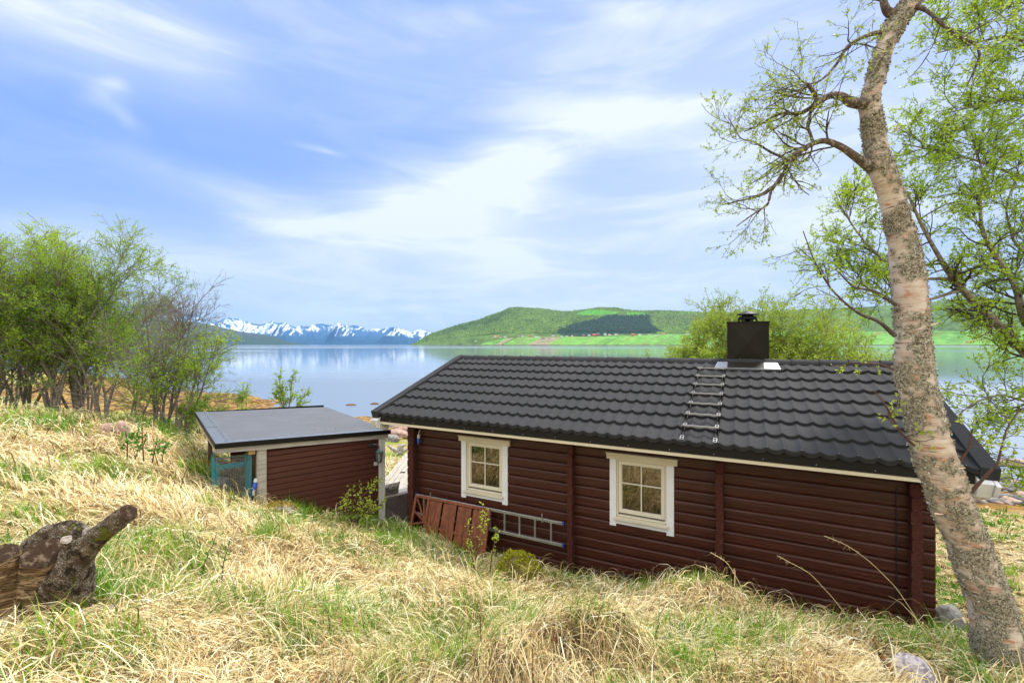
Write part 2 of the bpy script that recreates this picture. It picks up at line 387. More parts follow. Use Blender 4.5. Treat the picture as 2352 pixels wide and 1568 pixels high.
# ------------------------------------------------------------------ land across the fjord
def land_mat(name, bumpd, nsc, dark):
    m = bpy.data.materials.new(name); m.use_nodes = True; t = m.node_tree; p = t.nodes['Principled BSDF']
    p.inputs['Roughness'].default_value = .95; p.inputs['Specular IOR Level'].default_value = .05
    at = N(t, 'ShaderNodeAttribute'); at.attribute_name = 'albedo'
    co = N(t, 'ShaderNodeNewGeometry').outputs['Position']
    n = N(t, 'ShaderNodeTexNoise'); n.inputs['Scale'].default_value = nsc; n.inputs['Detail'].default_value = 8; n.inputs['Roughness'].default_value = .7
    t.links.new(co, n.inputs[0])
    c = mixc(t, smooth_n(t, n.outputs[0], .35, .65), at.outputs['Color'], mixc(t, 1., at.outputs['Color'], dark, 'MULTIPLY'))
    t.links.new(c, p.inputs['Base Color'])
    b = N(t, 'ShaderNodeBump'); b.inputs['Strength'].default_value = .6; b.inputs['Distance'].default_value = bumpd
    t.links.new(n.outputs[0], b.inputs['Height']); t.links.new(b.outputs[0], p.inputs['Normal']); return m
def interp_prof(x, pts):
    p_ = np.array(pts, dtype=float); return np.interp(x, p_[:, 0], p_[:, 1])
def z1(x, y): return ((1550 + x / 1.96) * .59695, (1150 + y / 1.96) * .59695)
def z7(x, y): return ((700 + x / 1.809) * .59695, (1100 + y / 1.809) * .59695)
HILL = [z1(*q) for q in [(70, 344), (120, 318), (200, 265), (320, 225), (440, 188), (575, 155), (640, 130), (740, 97), (800, 66), (870, 60), (970, 67), (1080, 75), (1190, 92), (1260, 92), (1330, 84), (1400, 75), (1480, 63), (1590, 64), (1640, 72), (1700, 82), (1800, 88), (1950, 86), (2080, 90), (2240, 97)]]
HILL += [(1700, 716), (1800, 712), (1900, 708), (2000, 704), (2100, 697), (2200, 688), (2352, 682), (2600, 690), (3000, 715), (3600, 740), (4200, 770)]
nc, nr = 900, 110
hx = np.concatenate([np.linspace(944, 1650, 560), np.linspace(1652, 4200, nc - 560)])
hr = np.concatenate([np.linspace(0, .28, 30), np.linspace(.29, 1, 64), np.linspace(1.05, 1.6, 16)])
HX, HR = np.meshgrid(hx, hr, indexing='ij')
SIL = 791 - interp_prof(HX, HILL)
Y0h = np.interp(HX, [944, 1000, 1150, 1600, 4200], [3300, 2900, 2450, 2250, 2100])
FLD = np.minimum(26., SIL * .34)
g = np.where(HR < .28, HR / .28, 0); rise = np.clip((HR - .28) / .72, 0, 1)
E_ = np.where(HR <= .28, FLD * g ** .9, FLD + (SIL - FLD) * (1 - (1 - rise) ** 1.45))
E_ = np.where(HR > 1, SIL * (1 - (HR - 1) * 1.4), E_)
YY = Y0h + HR * 2000
und = (n2(HX, HR * 600, .012, 31, 4) - .5)
E_ = E_ + und * np.minimum(E_, 30) * .35 * np.where(HR < .28, .25, 1) * (1 - np.exp(-((HR - 1) / .12) ** 2))
E_ = E_ + (n2(HX, HR * 900, .16, 44, 2) - .5) * 2.0 * np.clip((HR - .3) * 6, 0, 1)
ZZ = E_ * YY / F - 8.5 * np.clip(1 - HR / .012, 0, 1) - 5.3 * np.clip(1 - HR / .04, 0, 1) * 0 + 0
ZZ = np.where(HR <= 0, -9, np.maximum(ZZ - 5.2 * np.clip(1 - HR / .2, 0, 1), -5.3)); 
XX = (HX - 1176) / F * YY
PYv = 791 - E_                                                   # where the point stands in the photo frame, used to lay out the parcels
green = np.array([.12, .19, .05]); forest2 = np.array([.08, .13, .04]); field = np.array([.15, .32, .07]); spruce = np.array([.030, .055, .040])
tan_ = np.array([.30, .26, .17]); heath = np.array([.13, .14, .05])
nA = n2(HX, PYv * 2.2, .05, 61, 4); nB = n2(HX, PYv * 2.2, .22, 62, 3)
Ch = green[None, None, :] * (.55 + .9 * nA[..., None]) + (forest2 - green) * (nB[..., None] > .55) * .8
Ch = Ch * (.75 + .5 * nB[..., None])
def paint(mask, c, k=1.):
    global Ch
    Ch = np.where(mask[..., None], Ch * (1 - k) + np.array(c) * k, Ch)
paint(inpoly(HX + (nB - .5) * 18, PYv + (nA - .5) * 6, [z1(*q) for q in [(600, 148), (740, 100), (830, 70), (900, 62), (760, 130), (700, 165), (500, 215), (330, 262), (200, 300), (140, 320), (260, 245)]]), (.04, .075, .03), .7)
paint(inpoly(HX + (nB - .5) * 30, PYv + (nA - .5) * 8, [z1(*q) for q in [(1130, 262), (1190, 225), (1290, 185), (1400, 165), (1560, 118), (1700, 125), (1850, 118), (1870, 190), (1900, 215), (1960, 245), (1880, 262), (1680, 262), (1560, 270), (1300, 280)]]), spruce)
paint(inpoly(HX, PYv + (nA - .5) * 3, [z1(*q) for q in [(1295, 118), (1340, 100), (1400, 84), (1500, 80), (1560, 92), (1640, 94), (1600, 112), (1440, 122)]]), (.10, .30, .04))
paint(inpoly(HX, PYv + (nA - .5) * 3, [z1(*q) for q in [(1680, 112), (1700, 98), (1800, 104), (1870, 112), (1820, 124), (1700, 122)]]), (.10, .30, .04))
paint(inpoly(HX + (nB - .5) * 10, PYv, [z1(*q) for q in [(1400, 78), (1480, 63), (1600, 66), (1500, 80)]]), heath)
paint(inpoly(HX + (nB - .5) * 14, PYv, [z1(*q) for q in [(1870, 130), (2240, 110), (2260, 180), (2100, 200), (1950, 215)]]), (.095, .12, .05), .7)
bnd = [z1(*q) for q in [(540, 345), (640, 320), (720, 302), (830, 290), (1100, 286), (1430, 283), (1700, 280), (2000, 266), (2240, 264)]] + [(1700, 762), (2352, 760), (3600, 772), (3600, 800), (900, 800)]
isf = inpoly(HX, PYv, bnd) & (HX > z1(430, 0)[0])
paint(isf, field); paint(isf & (nA > .55), np.array(field) * 1.15); 
sk = HX + (PYv - 790) * 2.2                                         # parcels run obliquely up the slope
for k, (a_, b_, c_) in enumerate([(z1(430, 0)[0], z1(530, 0)[0], (.16, .26, .05)), (z1(690, 0)[0], z1(735, 0)[0], tan_), (z1(735, 0)[0], z1(750, 0)[0], (.08, .13, .04)), (z1(845, 0)[0], z1(862, 0)[0], tan_), (z1(935, 0)[0], z1(1085, 0)[0], tan_),
        (z1(1330, 0)[0], z1(1342, 0)[0], (.25, .25, .12)), (z1(1600, 0)[0], z1(1606, 0)[0], (.05, .08, .03)), (z1(1790, 0)[0], z1(1800, 0)[0], (.22, .2, .12)), (z1(1895, 0)[0], z1(1905, 0)[0], (.22, .2, .12)), (1960, 1966, tan_), (2205, 2212, tan_)]):
    paint(isf & (sk > a_) & (sk < b_), c_)
for k in range(40):
    a_ = 1000 + k * 40 + 7 * (k * 37 % 11); paint(isf & (sk > a_) & (sk < a_ + 40) & (np.abs(Ch - field[None, None]).sum(-1) < .06), field * (.78 + .5 * ((k * 53) % 17) / 17) + np.array([.02, 0, 0]) * (k % 3))
paint((HR < .012), (.12, .10, .085))
M_hill = land_mat('far_hill_cover', 6.0, .03, (.55, .62, .5))
objn('green_hill', np.stack([XX, YY, ZZ], -1).reshape(-1, 3), gridfaces(nc, nr), M_hill, col=Ch.reshape(-1, 3), smooth=True, kind='structure')
def hill_at(px, py):
    """point of the hill that shows at (px, py) of a 2352 wide frame, walking up the slope"""
    i = int(np.argmin(np.abs(hx - px))); lim = int(np.searchsorted(hr, 1.0))
    z = ZZ[i, :lim]; yp = 791 - z * F / YY[i, :lim]; j = int(np.argmin(np.abs(yp - py)))
    return Vector((XX[i, j], YY[i, j], ZZ[i, j]))

# spruces and birch wood on the hill: masses nobody could count
def scatter_hill(n, poly, seed, rlo, rhi):
    r = np.random.default_rng(seed); out = []; lim = int(np.searchsorted(hr, 1.0)) + 1
    I = r.integers(1, 640, n * 8); J = r.integers(31, lim, n * 8)
    ok = poly(HX[I, J], PYv[I, J]); I = I[ok][:n]; J = J[ok][:n]
    P = np.stack([XX[I, J], YY[I, J], ZZ[I, J]], -1); P[:, :2] += r.normal(0, 9, (len(P), 2)); P[:, 2] -= 1.5
    return P, r.uniform(rlo, rhi, len(P)), r
def cones(P, h, r, wid, n=5, tiers=1):
    k = len(P); a = np.arange(n) * 2 * math.pi / n
    ring = np.stack([np.cos(a), np.sin(a), np.zeros(n)], -1)[None] * (h * wid)[:, None, None] + P[:, None, :]
    tip = P + np.stack([np.zeros(k), np.zeros(k), h], -1)
    V = np.concatenate([ring, tip[:, None, :]], 1).reshape(-1, 3); b = (np.arange(k) * (n + 1))[:, None]
    f = np.concatenate([np.stack([b[:, 0] + i, b[:, 0] + (i + 1) % n, b[:, 0] + n], -1) for i in range(n)], 0); return V, f
sp_poly = [z1(*q) for q in [(1130, 262), (1190, 225), (1290, 185), (1400, 165), (1560, 118), (1700, 125), (1850, 118), (1870, 190), (1900, 215), (1960, 245), (1880, 262), (1680, 262), (1560, 270), (1300, 280)]]
P, h, r = scatter_hill(1700, lambda x, y: inpoly(x, y, sp_poly), 3, 11, 20)
P2, h2, r = scatter_hill(160, lambda x, y: inpoly(x, y, [z1(*q) for q in [(1870, 92), (2090, 88), (2090, 104), (1880, 106)]]) | inpoly(x, y, [z1(*q) for q in [(2080, 185), (2140, 185), (2140, 210), (2080, 210)]]) | inpoly(x, y, [z1(*q) for q in [(780, 235), (850, 235), (850, 270), (780, 265)]]), 4, 11, 18)
V, f = cones(np.concatenate([P, P2]), np.concatenate([h, h2]), r, .22)
M_spruce = mat('dark_spruce', (.030, .052, .040), .9, .1, noise=(.05, (.045, .07, .045), .4, .6))
objn('spruce_forest', V, f, M_spruce, kind='stuff', label='dark spruce plantation high on the green hill across the water', cat='forest')
P, h, r = scatter_hill(9000, lambda x, y: ~inpoly(x, y, sp_poly) & ~inpoly(x, y, bnd) & ~inpoly(x, y, [z1(*q) for q in [(1295, 118), (1400, 84), (1640, 94), (1870, 112), (1820, 124), (1440, 122)]]), 6, 5, 10)
k = len(P); oc = np.array([(1, 0, 0), (0, 1, 0), (-1, 0, 0), (0, -1, 0), (0, 0, 1), (0, 0, -.3)], float)
V = (oc[None] * h[:, None, None] * np.array([.62, .62, .9]) * r.uniform(.7, 1.3, (k, 6, 1)) + P[:, None, :]).reshape(-1, 3)
fb = np.array([(0, 1, 4), (1, 2, 4), (2, 3, 4), (3, 0, 4), (1, 0, 5), (2, 1, 5), (3, 2, 5), (0, 3, 5)])
f = (fb[None] + (np.arange(k) * 6)[:, None, None]).reshape(-1, 3)
M_bw = mat('spring_birch_wood', rough=.9, spec=.05, attr_ramp=[(0, (.06, .11, .03)), (.5, (.13, .22, .05)), (1, (.21, .29, .07))])
objn('birch_wood', V, f, M_bw, tint=np.repeat(r.uniform(0, 1, k), 8), kind='stuff', label='fresh green birch wood covering the hill across the water', cat='wood')

# snow mountains and the dark headland
MT = [(-900, 700), (-600, 690), (-300, 700), (-150, 685), (0, 700), (80, 676), (150, 700), (230, 690), (300, 700), (350, 690), (400, 712), (425, 722)] + [z7(*q) for q in [(75, 196), (105, 196), (130, 215), (150, 236), (180, 232), (215, 252), (260, 245), (290, 228), (322, 219), (355, 226), (400, 229), (440, 245), (500, 263), (550, 268), (590, 258), (622, 240), (650, 256), (672, 259), (720, 254), (745, 268), (785, 288), (820, 275), (870, 281), (920, 268), (970, 261), (1005, 268), (1032, 272), (1062, 262), (1086, 255), (1130, 272), (1210, 273), (1262, 288), (1290, 306), (1338, 297), (1400, 297), (1470, 285), (1530, 300), (1592, 322), (1655, 298), (1700, 318), (1745, 330), (1850, 345), (2000, 350)]]
def mountain(name, prof, Y0, depth, x0, x1, ncol, nrow, seed, snowf, rock, low):
    xs = np.linspace(x0, x1, ncol); rr_ = np.concatenate([np.linspace(0, 1, nrow - 8), np.linspace(1.05, 1.5, 8)])
    X_, R_ = np.meshgrid(xs, rr_, indexing='ij'); S_ = 791 - interp_prof(X_, prof)
    Yv = Y0 + R_ * depth
    base = R_ ** 1.15
    rid = 1 - np.abs(2 * n2(X_ * 1., R_ * 60, .035, seed, 5) - 1)
    rid2 = 1 - np.abs(2 * n2(X_ * 1., R_ * 25, .12, seed + 5, 4) - 1)
    fall = np.clip(1 - R_, 0, 1)
    e = S_ * np.where(R_ <= 1, base, 1 - (R_ - 1)) * (1 + (rid - .62) * .9 * fall * np.clip(R_ * 5, 0, 1)) + (rid2 - .6) * 5 * fall * R_
    e = np.minimum(e, S_); e = np.where(R_ <= 0, -3, e)
    Z_ = e * Yv / F - 3 * (R_ <= .02)
    snow = np.zeros_like(e)
    if snowf: snow = snowf(X_, 791 - e, e, S_, rid2, rid)
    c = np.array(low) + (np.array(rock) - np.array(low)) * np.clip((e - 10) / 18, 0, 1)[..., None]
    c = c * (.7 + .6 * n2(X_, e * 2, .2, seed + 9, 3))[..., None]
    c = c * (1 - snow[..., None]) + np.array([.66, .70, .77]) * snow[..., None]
    return objn(name, np.stack([(X_ - 1176) / F * Yv, Yv, Z_], -1).reshape(-1, 3), gridfaces(ncol, nrow), M_mt, col=c.reshape(-1, 3), smooth=False, kind='structure')
M_mt = land_mat('mountain_rock_and_snow', 30., .004, (.8, .82, .86))
def snow_main(X_, Yp, e, S_, rid2, rid):
    sg_ = np.clip((n2(X_, e * .5, .035, 77, 2) - .5) * 9, -1, 1); st_ = .6 * n2(X_ + (e - 30) * .8 * sg_, e * .34, .21, 71, 4) + .4 * n2(X_ - (e - 30) * .3, e * 1.1, .42, 72, 3)                 # gullies falling down the faces
    line = np.interp(X_, [430, 505, 560, 600, 640, 670, 740, 800, 850, 905, 940, 1000], [26, 24, 20, 20, 24, 27, 25, 26, 28, 20, 16, 14])
    thr = np.interp(X_, [430, 500, 515, 640, 655, 672, 690, 705, 800, 880, 940, 960, 1000], [.60, .44, .40, .42, .56, .42, .40, .52, .50, .47, .44, .40, .44])
    crest = (S_ - e < 3.5) & (X_ < 680) & (n2(X_, e, .15, 88, 2) > .38)
    k = (st_ > thr + .055 + np.clip((line + 7 - e) / 40, -.03, .6)) & (e > line - 4) & ~crest
    return (k * 1.)
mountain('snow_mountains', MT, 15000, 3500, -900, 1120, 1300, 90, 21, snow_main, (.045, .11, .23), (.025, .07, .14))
FR = [(560, 791)] + [z7(*q) for q in [(520, 402), (575, 362), (625, 325), (660, 290), (695, 268), (722, 253), (748, 272), (770, 300), (815, 335), (870, 378), (930, 402), (985, 400), (1010, 365), (1045, 310), (1066, 272), (1087, 254), (1110, 280), (1150, 300), (1200, 330), (1260, 372), (1310, 404), (1345, 400), (1400, 350), (1440, 316), (1471, 286), (1505, 312), (1560, 352), (1620, 404)]] + [(1000, 791)]
def snow_front(X_, Yp, e, S_, rid2, rid):
    k = n2(X_ - (e - 30) * .6, e * .25, .33, 171, 4); return ((k > .56 - .14 * np.clip((e - 26) / 14, 0, 1)) & (e > 20)) * 1.
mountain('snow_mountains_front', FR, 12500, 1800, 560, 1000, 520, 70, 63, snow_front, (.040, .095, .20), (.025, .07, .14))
HD = [(-900, 735), (-300, 725), (0, 735), (300, 730), (430, 738)] + [z7(*q) for q in [(120, 255), (215, 276), (300, 293), (400, 316), (500, 330), (600, 342), (700, 372), (740, 388), (800, 396), (890, 407)]]
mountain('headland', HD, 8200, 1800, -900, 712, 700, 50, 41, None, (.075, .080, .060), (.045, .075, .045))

# ------------------------------------------------------------------ haze
HZ = True
if HZ:
    mb = MB().box(-30000, 30000, -400, 27500, -12.5, 1750)
    m = bpy.data.materials.new('thin_air'); m.use_nodes = True; t = m.node_tree; t.nodes.clear()
    pv = N(t, 'ShaderNodeVolumePrincipled'); o = N(t, 'ShaderNodeOutputMaterial'); pv.inputs['Density'].default_value = 2.6e-5
    pv.inputs['Color'].default_value = (.26, .56, .98, 1); pv.inputs['Anisotropy'].default_value = 0.
    t.links.new(pv.outputs[0], o.inputs['Volume'])
    hz_o = obj('haze', mb, m, kind='stuff', label='thin blue air over the fjord', cat='haze')
# ================================================================== CABIN (frame: s along the wall, t away from the camera, z up)
TH = -math.atan2(HB, HA)
def hframe(s, t, z): return (HA * s + HB * t, -HB * s + HA * t, z)
def house_thing(name, label, cat, s, t, z, **kw):
    o = thing(name, label, cat, hframe(s, t, z), TH, **kw); OFF[o.name] = Vector((s, t, z)); return o
M_log = mat('brown_stained_logs', (.054, .0122, .0062), .46, .38, noise=[(3, (.036, .0088, .0054), .3, .7), (22, (.075, .020, .012), .52, .66), (9, (.072, .030, .021), .60, .74), (150, (.30, .22, .17), .74, .76)], bump=.35, bscale=14, mapping=((.12, 3, 3),))
M_logend = mat('brown_log_end_grain', (.058, .017, .012), .8, .2, noise=(40, (.10, .035, .025), .5, .7), bump=.5, bscale=60)
M_tile = mat('grit_coated_roof_tile', (.026, .027, .030), .82, .3, noise=[(420, (.08, .08, .088), .56, .66), (1.3, (.036, .036, .040), .45, .7)], bump=.5, bscale=380, bdetail=2)
M_black = mat('black_coated_sheet', (.007, .006, .005), .5, .22, bump=.05, bscale=5)
M_cream = mat('cream_trim_and_header_shade', (.62, .56, .43), .5, .4, noise=(6, (.55, .49, .36), .4, .7), bump=.1, bscale=40, mapping=((.3, 3, 3),))
M_white = mat('white_painted_board', (.72, .72, .74), .5, .4, noise=(5, (.66, .66, .66), .4, .7), bump=.12, bscale=50)
M_frame = mat('cream_window_frame', (.66, .61, .49), .35, .5)
M_dark = mat('dark_room', (.03, .025, .02), .9, .1)
M_curtain = mat('pale_curtain', (.45, .46, .38), .9, .1, bump=.6, bscale=20, mapping=((12, 1, .4),))
M_alu = mat('brushed_aluminium', (.62, .63, .65), .32, .5, metal=.85, noise=(30, (.5, .51, .53), .4, .6), mapping=((.2, 2, 2),))
M_blue = mat('blue_plastic', (.02, .08, .42), .35, .5)
M_greyp = mat('pale_grey_plastic', (.55, .56, .57), .4, .5)
M_chim = mat('dark_chimney_sheet', (.013, .0105, .007), .5, .18, noise=(4, (.018, .015, .010), .4, .7))
M_conc = mat('grey_concrete', (.32, .31, .29), .9, .2, noise=(12, (.22, .21, .20), .4, .65), bump=.4, bscale=40)
M_rubber = mat('black_cable_rubber', (.012, .012, .013), .5, .4)
M_panel = mat('red_brown_stained_plank', (.20, .056, .019), .55, .35, noise=[(6, (.11, .032, .012), .4, .62), (24, (.30, .12, .05), .56, .7)], bump=.4, bscale=20, mapping=((3, 3, .35),))
m = bpy.data.materials.new('window_glass'); m.use_nodes = True; t = m.node_tree; t.nodes.clear()
gl = N(t, 'ShaderNodeBsdfGlossy'); gl.inputs['Roughness'].default_value = .015; gl.inputs[0].default_value = (1, .90, .80, 1)
tr = N(t, 'ShaderNodeBsdfTransparent'); tr.inputs[0].default_value = (.40, .41, .38, 1)
mx = N(t, 'ShaderNodeMixShader'); mx.inputs[0].default_value = .17
o = N(t, 'ShaderNodeOutputMaterial'); t.links.new(tr.outputs[0], mx.inputs[1]); t.links.new(gl.outputs[0], mx.inputs[2]); t.links.new(mx.outputs[0], o.inputs[0])
M_glass = m

cabin = house_thing('log_cabin', 'dark brown log cabin with black tiled roof and two white framed windows', 'cabin', -2.0, 8.9, -3.5)
LH = .152; ZB = -3.5; T0 = 6.58; NL = 13
S0, S1 = -5.66, 1.80
def log_prof(): return [(0, .014), (.004, -.012), (.020, -.018), (.068, -.020), (.120, -.020), (.136, -.013), (LH, .014)]
def log_run(mb, s0, s1, z, t0=T0, sgn=1, jig=0.):
    pr = log_prof(); n = len(pr); q = []
    for s in (s0, s1):
        for (dz, dt) in pr: q.append((s, t0 + sgn * dt + jig, z + dz))
        q.append((s, t0 + sgn * .07, z + LH)); q.append((s, t0 + sgn * .07, z))
    k = n + 2; fs = [(i, i + k, (i + 1) % k + k, (i + 1) % k) for i in range(k)] + [tuple(range(k)), tuple(range(2 * k - 1, k - 1, -1))]
    mb.add(q, fs)
WIN = [(-4.44, -3.53), (-1.826, -.93)]
mb = MB(); rj = random.Random(4)
for k in range(NL + 1):
    z = ZB + k * LH - (.03 if k == NL else 0); cuts = [S0]
    if 6 <= k <= 11:
        for a, b in WIN: cuts += [a + .07, b - .07]
    cuts.append(S1)
    for i in range(0, len(cuts), 2): log_run(mb, cuts[i], cuts[i + 1], z, jig=rj.uniform(-.0025, .0025))
wall = obj('wall', mb, M_log, cabin)
mb = MB()
for k in range(NL + 1): # gable walls, recessed at the ends of the front wall
    z = ZB + k * LH
    for s0, s1 in ((-5.56, -5.44), (1.50, 1.64)): mb.box(s0, s1, T0 + .075, 11.18, z + .002, z + LH - .004)
mb.box(-5.44, 1.50, 11.10, 11.18, ZB, ZB + NL * LH)
for s0, s1 in ((-5.53, -5.47), (1.53, 1.60)): mb.prism([(s0, T0 + .1, -1.36), (s0, 11.1, -1.36), (s0, 8.88, -.42)], (s1 - s0, 0, 0))
obj('gable_wall', mb, M_log, cabin)
mb = MB().box(-5.4, 1.4, 6.66, 11.05, -3.48, -3.40).box(-5.4, 1.4, 8.7, 8.75, -3.39, -1.6)
obj('interior', mb, M_dark, cabin, label='dark room seen through the panes')
def prot_log_column(s0, s1, tf, rough_seed):
    mb = MB(); r = random.Random(rough_seed)
    for k in range(NL + 1):
        z = ZB + k * LH; j = r.uniform(-.008, .008); w = r.uniform(-.006, .006)
        if k == NL: h = .10
        else: h = LH
        e = .012; tt = tf + j - (.0 if k < NL - 1 else -.03 * (k - NL + 2))
        pr = [(s0 + e + w, z), (s0 + w, z + e * 1.3), (s0 + w, z + h - e * 1.5), (s0 + e + w, z + h - .001), (s1 - e + w, z + h - .001), (s1 + w, z + h - e * 1.5), (s1 + w, z + e * 1.3), (s1 - e + w, z)]
        mb.prism([(a, tt, b) for a, b in pr], (0, T0 + .03 - tt, 0))
    return mb
for i, (a, b, tf) in enumerate([(-5.515, -5.42, 6.43), (-2.45, -2.37, 6.44), (-.40, -.31, 6.44), (1.565, 1.66, 6.43)]):
    obj('log_ends', prot_log_column(a, b, tf, i), M_logend, cabin)
# foundation piers and floor beam
for s in (-5.2, -2.36, -.2, 1.5):
    mb = MB().box(s - .10, s + .10, T0 + .02, T0 + .24, -4.2, -3.5 - .003); obj('pier', mb, M_conc, cabin, bevel=.01)
# ---------------- roof
TE, ZE, TR, ZR = 6.13, -1.262, 8.88, -.325
RL = math.hypot(TR - TE, ZR - ZE); rc, rs = (TR - TE) / RL, (ZR - ZE) / RL; NROW = 8; RP = RL / NROW; PER = .1734
def roof_p(s, u, n, side=1):
    """u up the slope from the eave, n out of the slope"""
    t = TE + u * rc - n * rs; z = ZE + u * rs + n * rc
    return (s, t if side == 1 else 2 * TR - t, z)
def tile_sheet(side, s0, s1):
    mb = MB(); ns = int((s1 - s0) / PER * 10); rr = random.Random(side)
    for k in range(NROW):
        u0 = k * RP; base = len(mb.v); ph = rr.choice([0, 0, .0])
        rows = []
        for u, lift in ((u0 - .001, -.018), (u0, .038), (u0 + .012, .043), (u0 + RP * .5, .024), (u0 + RP * .995, .002)):
            for i in range(ns + 1):
                s = s0 + (s1 - s0) * i / ns; fr = (s / PER + ph) % 1.0; x = abs(2 * fr - 1)
                h = .027 * (x ** 2.2) - .004 * max(0, x - .90) * 10
                fade = 1.0
                vv = lift + h * fade
                sag = -.022 * (1 - x ** 2) * (1 if u < u0 + .1 else 0)    # the front edge droops between the ridges
                mb.v.append(roof_p(s, u + sag, vv, side))
        m1 = ns + 1
        for r_ in range(4):
            for i in range(ns):
                a = base + r_ * m1 + i; mb.f.append((a, a + 1, a + 1 + m1, a + m1) if side == 1 else (a + m1, a + 1 + m1, a + 1, a))
    return mb
rf = obj('roof', tile_sheet(1, -5.99, 2.04), M_tile, cabin, smooth=False)
mb = tile_sheet(2, -5.99, 2.04)
obj('roof', mb, M_tile, cabin)
mb = MB()     # roof boarding beneath the tiles, ends at the eaves
for side in (1, 2):
    q = [roof_p(-5.97, .03, -.03, side), roof_p(-5.97, RL - .02, -.03, side), roof_p(-5.97, RL - .05, -.09, side), roof_p(-5.97, .06, -.09, side)]
    mb.prism(q, (8.0, 0, 0))
obj('roof_boarding', mb, M_dark, cabin)
mb = MB()
for k in range(21):                                        # ridge caps: half round, each lapping over the next
    s0 = -6.03 + k * .39; s1 = min(s0 + .40, 2.10)
    pts = []
    for s, rr_ in ((s0, .125), (s0 + .025, .125), (s0 + .03, .118), (s1, .108)):
        pts.append([(s, TR + rr_ * 1.05 * math.cos(a), ZR - .040 + rr_ * 1.02 * math.sin(a)) for a in [math.pi * j / 8 for j in range(9)]])
    vs = [v for r in pts for v in r]; fs = [(i * 9 + j, i * 9 + j + 1, (i + 1) * 9 + j + 1, (i + 1) * 9 + j) for i in range(3) for j in range(8)]
    fs.append(tuple(range(9))); mb.add(vs, fs)
mb.add([(-6.035, TR - .12, ZR - .045), (-6.035, TR + .12, ZR - .045), (-6.035, TR, ZR + .07)], [(0, 1, 2)])
obj('ridge_cap', mb, M_tile, cabin)
for s0, s1 in ((-6.10, -5.955), (2.005, 2.15)):
    mb = MB()
    for side in (1, 2):
        for (ua, ub) in ((-.03, .93), (.93, 1.90), (1.90, RL)):
            lift = .070 + .003 * (ua > .5) + .003 * (ua > 1.5)
            q = [roof_p(s0, ua, -.085, side), roof_p(s0, ub, -.085, side), roof_p(s0, ub, lift, side), roof_p(s0, ua, lift, side)]; mb.prism(q, (s1 - s0, 0, 0))
    obj('verge_flashing', mb, M_tile, cabin)
# eaves: black drip sheet, cream lip, soffit
mb = MB().prism([(-5.93, 6.150, -1.275), (-5.93, 6.140, -1.389), (-5.93, 6.156, -1.389), (-5.93, 6.166, -1.275)], (7.91, 0, 0))
fa = obj('eaves_fascia', mb, M_black, cabin)
for i in range(15): obj('screw', MB().box(-5.7 + i * .53 - .004, -5.7 + i * .53 + .004, 6.136, 6.144, -1.36 - .004, -1.36 + .004), M_alu, fa)
mb = MB().box(-5.935, 1.98, 6.150, 6.185, -1.437, -1.392); obj('eaves_lip', mb, M_cream, cabin, bevel=.003)
mb = MB().box(-5.93, 1.98, 6.19, 6.60, -1.420, -1.405); obj('soffit', mb, M_log, cabin)
for s0, sg in ((-6.09, 1), (2.14, -1)):                     # stepped white barge boards at both ends
    for k, (a, w, dz) in enumerate(((s0, .035 * sg, 0), (s0 + .038 * sg, .112 * sg, -.05))):
        if w < 0: a, w = a + w, -w
        mb = MB(); f_ = .09 - .03 * k
        for side in (1, 2):
            q = [roof_p(a, -.03 - f_, -.075, side), roof_p(a, .0 - f_, -.20 + dz, side), roof_p(a, .16 - f_, -.33 + dz, side), roof_p(a, .26, -.20 + dz * .6, side), roof_p(a, RL, -.175 + dz * .6, side), roof_p(a, RL, -.062, side), roof_p(a, .0, -.062, side)]
            mb.prism(q, (w, 0, 0))
        obj('barge_board', mb, M_white, cabin, bevel=.003)
# cream metal bits on the tile edge
mb = MB()
for i in range(52):
    s = math.ceil(-5.9 / PER) * PER + i * PER
    if s < 2.0 and (i * 7) % 5 != 1: q = roof_p(s, .004, .056); obj('tile_clip', MB().box(s - .006, s + .006, q[1] - .006, q[1] + .006, q[2] - .004, q[2] + .006), M_alu, rf)
# ---------------- chimney
ch = obj('chimney', MB().box(-.37, .285, 8.98, 9.60, -.6, .395), M_chim, cabin, bevel=.004)
mb = MB(); a, b_, c, d = (-.355, 8.976, -.35), (.27, 8.976, -.35), (.27, 8.976, .385), (-.355, 8.976, .385)
mb.add([a, b_, c, d, (-.355, 8.979, .385), (.27, 8.979, -.35), (-.04, 8.955, .02)], [(0, 1, 6), (1, 2, 6), (2, 3, 6), (3, 0, 6)])
obj('crossed_front_sheet', mb, M_chim, ch)
mb = MB().box(-.385, .30, 8.965, 9.615, .385, .405); obj('top_plate', mb, M_black, ch)
c0 = (-.045, 9.25, 0)
mb = MB()
for k in range(8):
    a = math.pi / 4 * (k + .5); mb.beam((c0[0] + .165 * math.cos(a), c0[1] + .165 * math.sin(a), .405), (c0[0] + .135 * math.cos(a), c0[1] + .135 * math.sin(a), .50), .05, .012)
mb.lathe((c0[0], c0[1], 0), [(.168, .452), (.172, .462), (.14, .505), (.13, .510)], 8)
mb.lathe((c0[0], c0[1], 0), [(.10, .405), (.10, .55)], 10)
mb.lathe((c0[0], c0[1], 0), [(.175, .535), (.180, .548), (.05, .60), (.02, .61)], 16)
obj('chimney_hat', mb, M_black, ch)
mb = MB(); q = [roof_p(-.545, RL - .40, .062), roof_p(.435, RL - .40, .062), roof_p(.40, RL - .13, .068), roof_p(-.51, RL - .13, .068)]
mb.prism(q, (0, .004, -.012)); mb.prism([roof_p(-.545, RL - .40, .062), roof_p(.435, RL - .40, .062), roof_p(.435, RL - .40, .03), roof_p(-.545, RL - .40, .03)], (0, .006, 0))
fl = obj('flashing', mb, mat('pale_galvanised_sheet', (.36, .37, .40), .45, .5, metal=.6), ch)
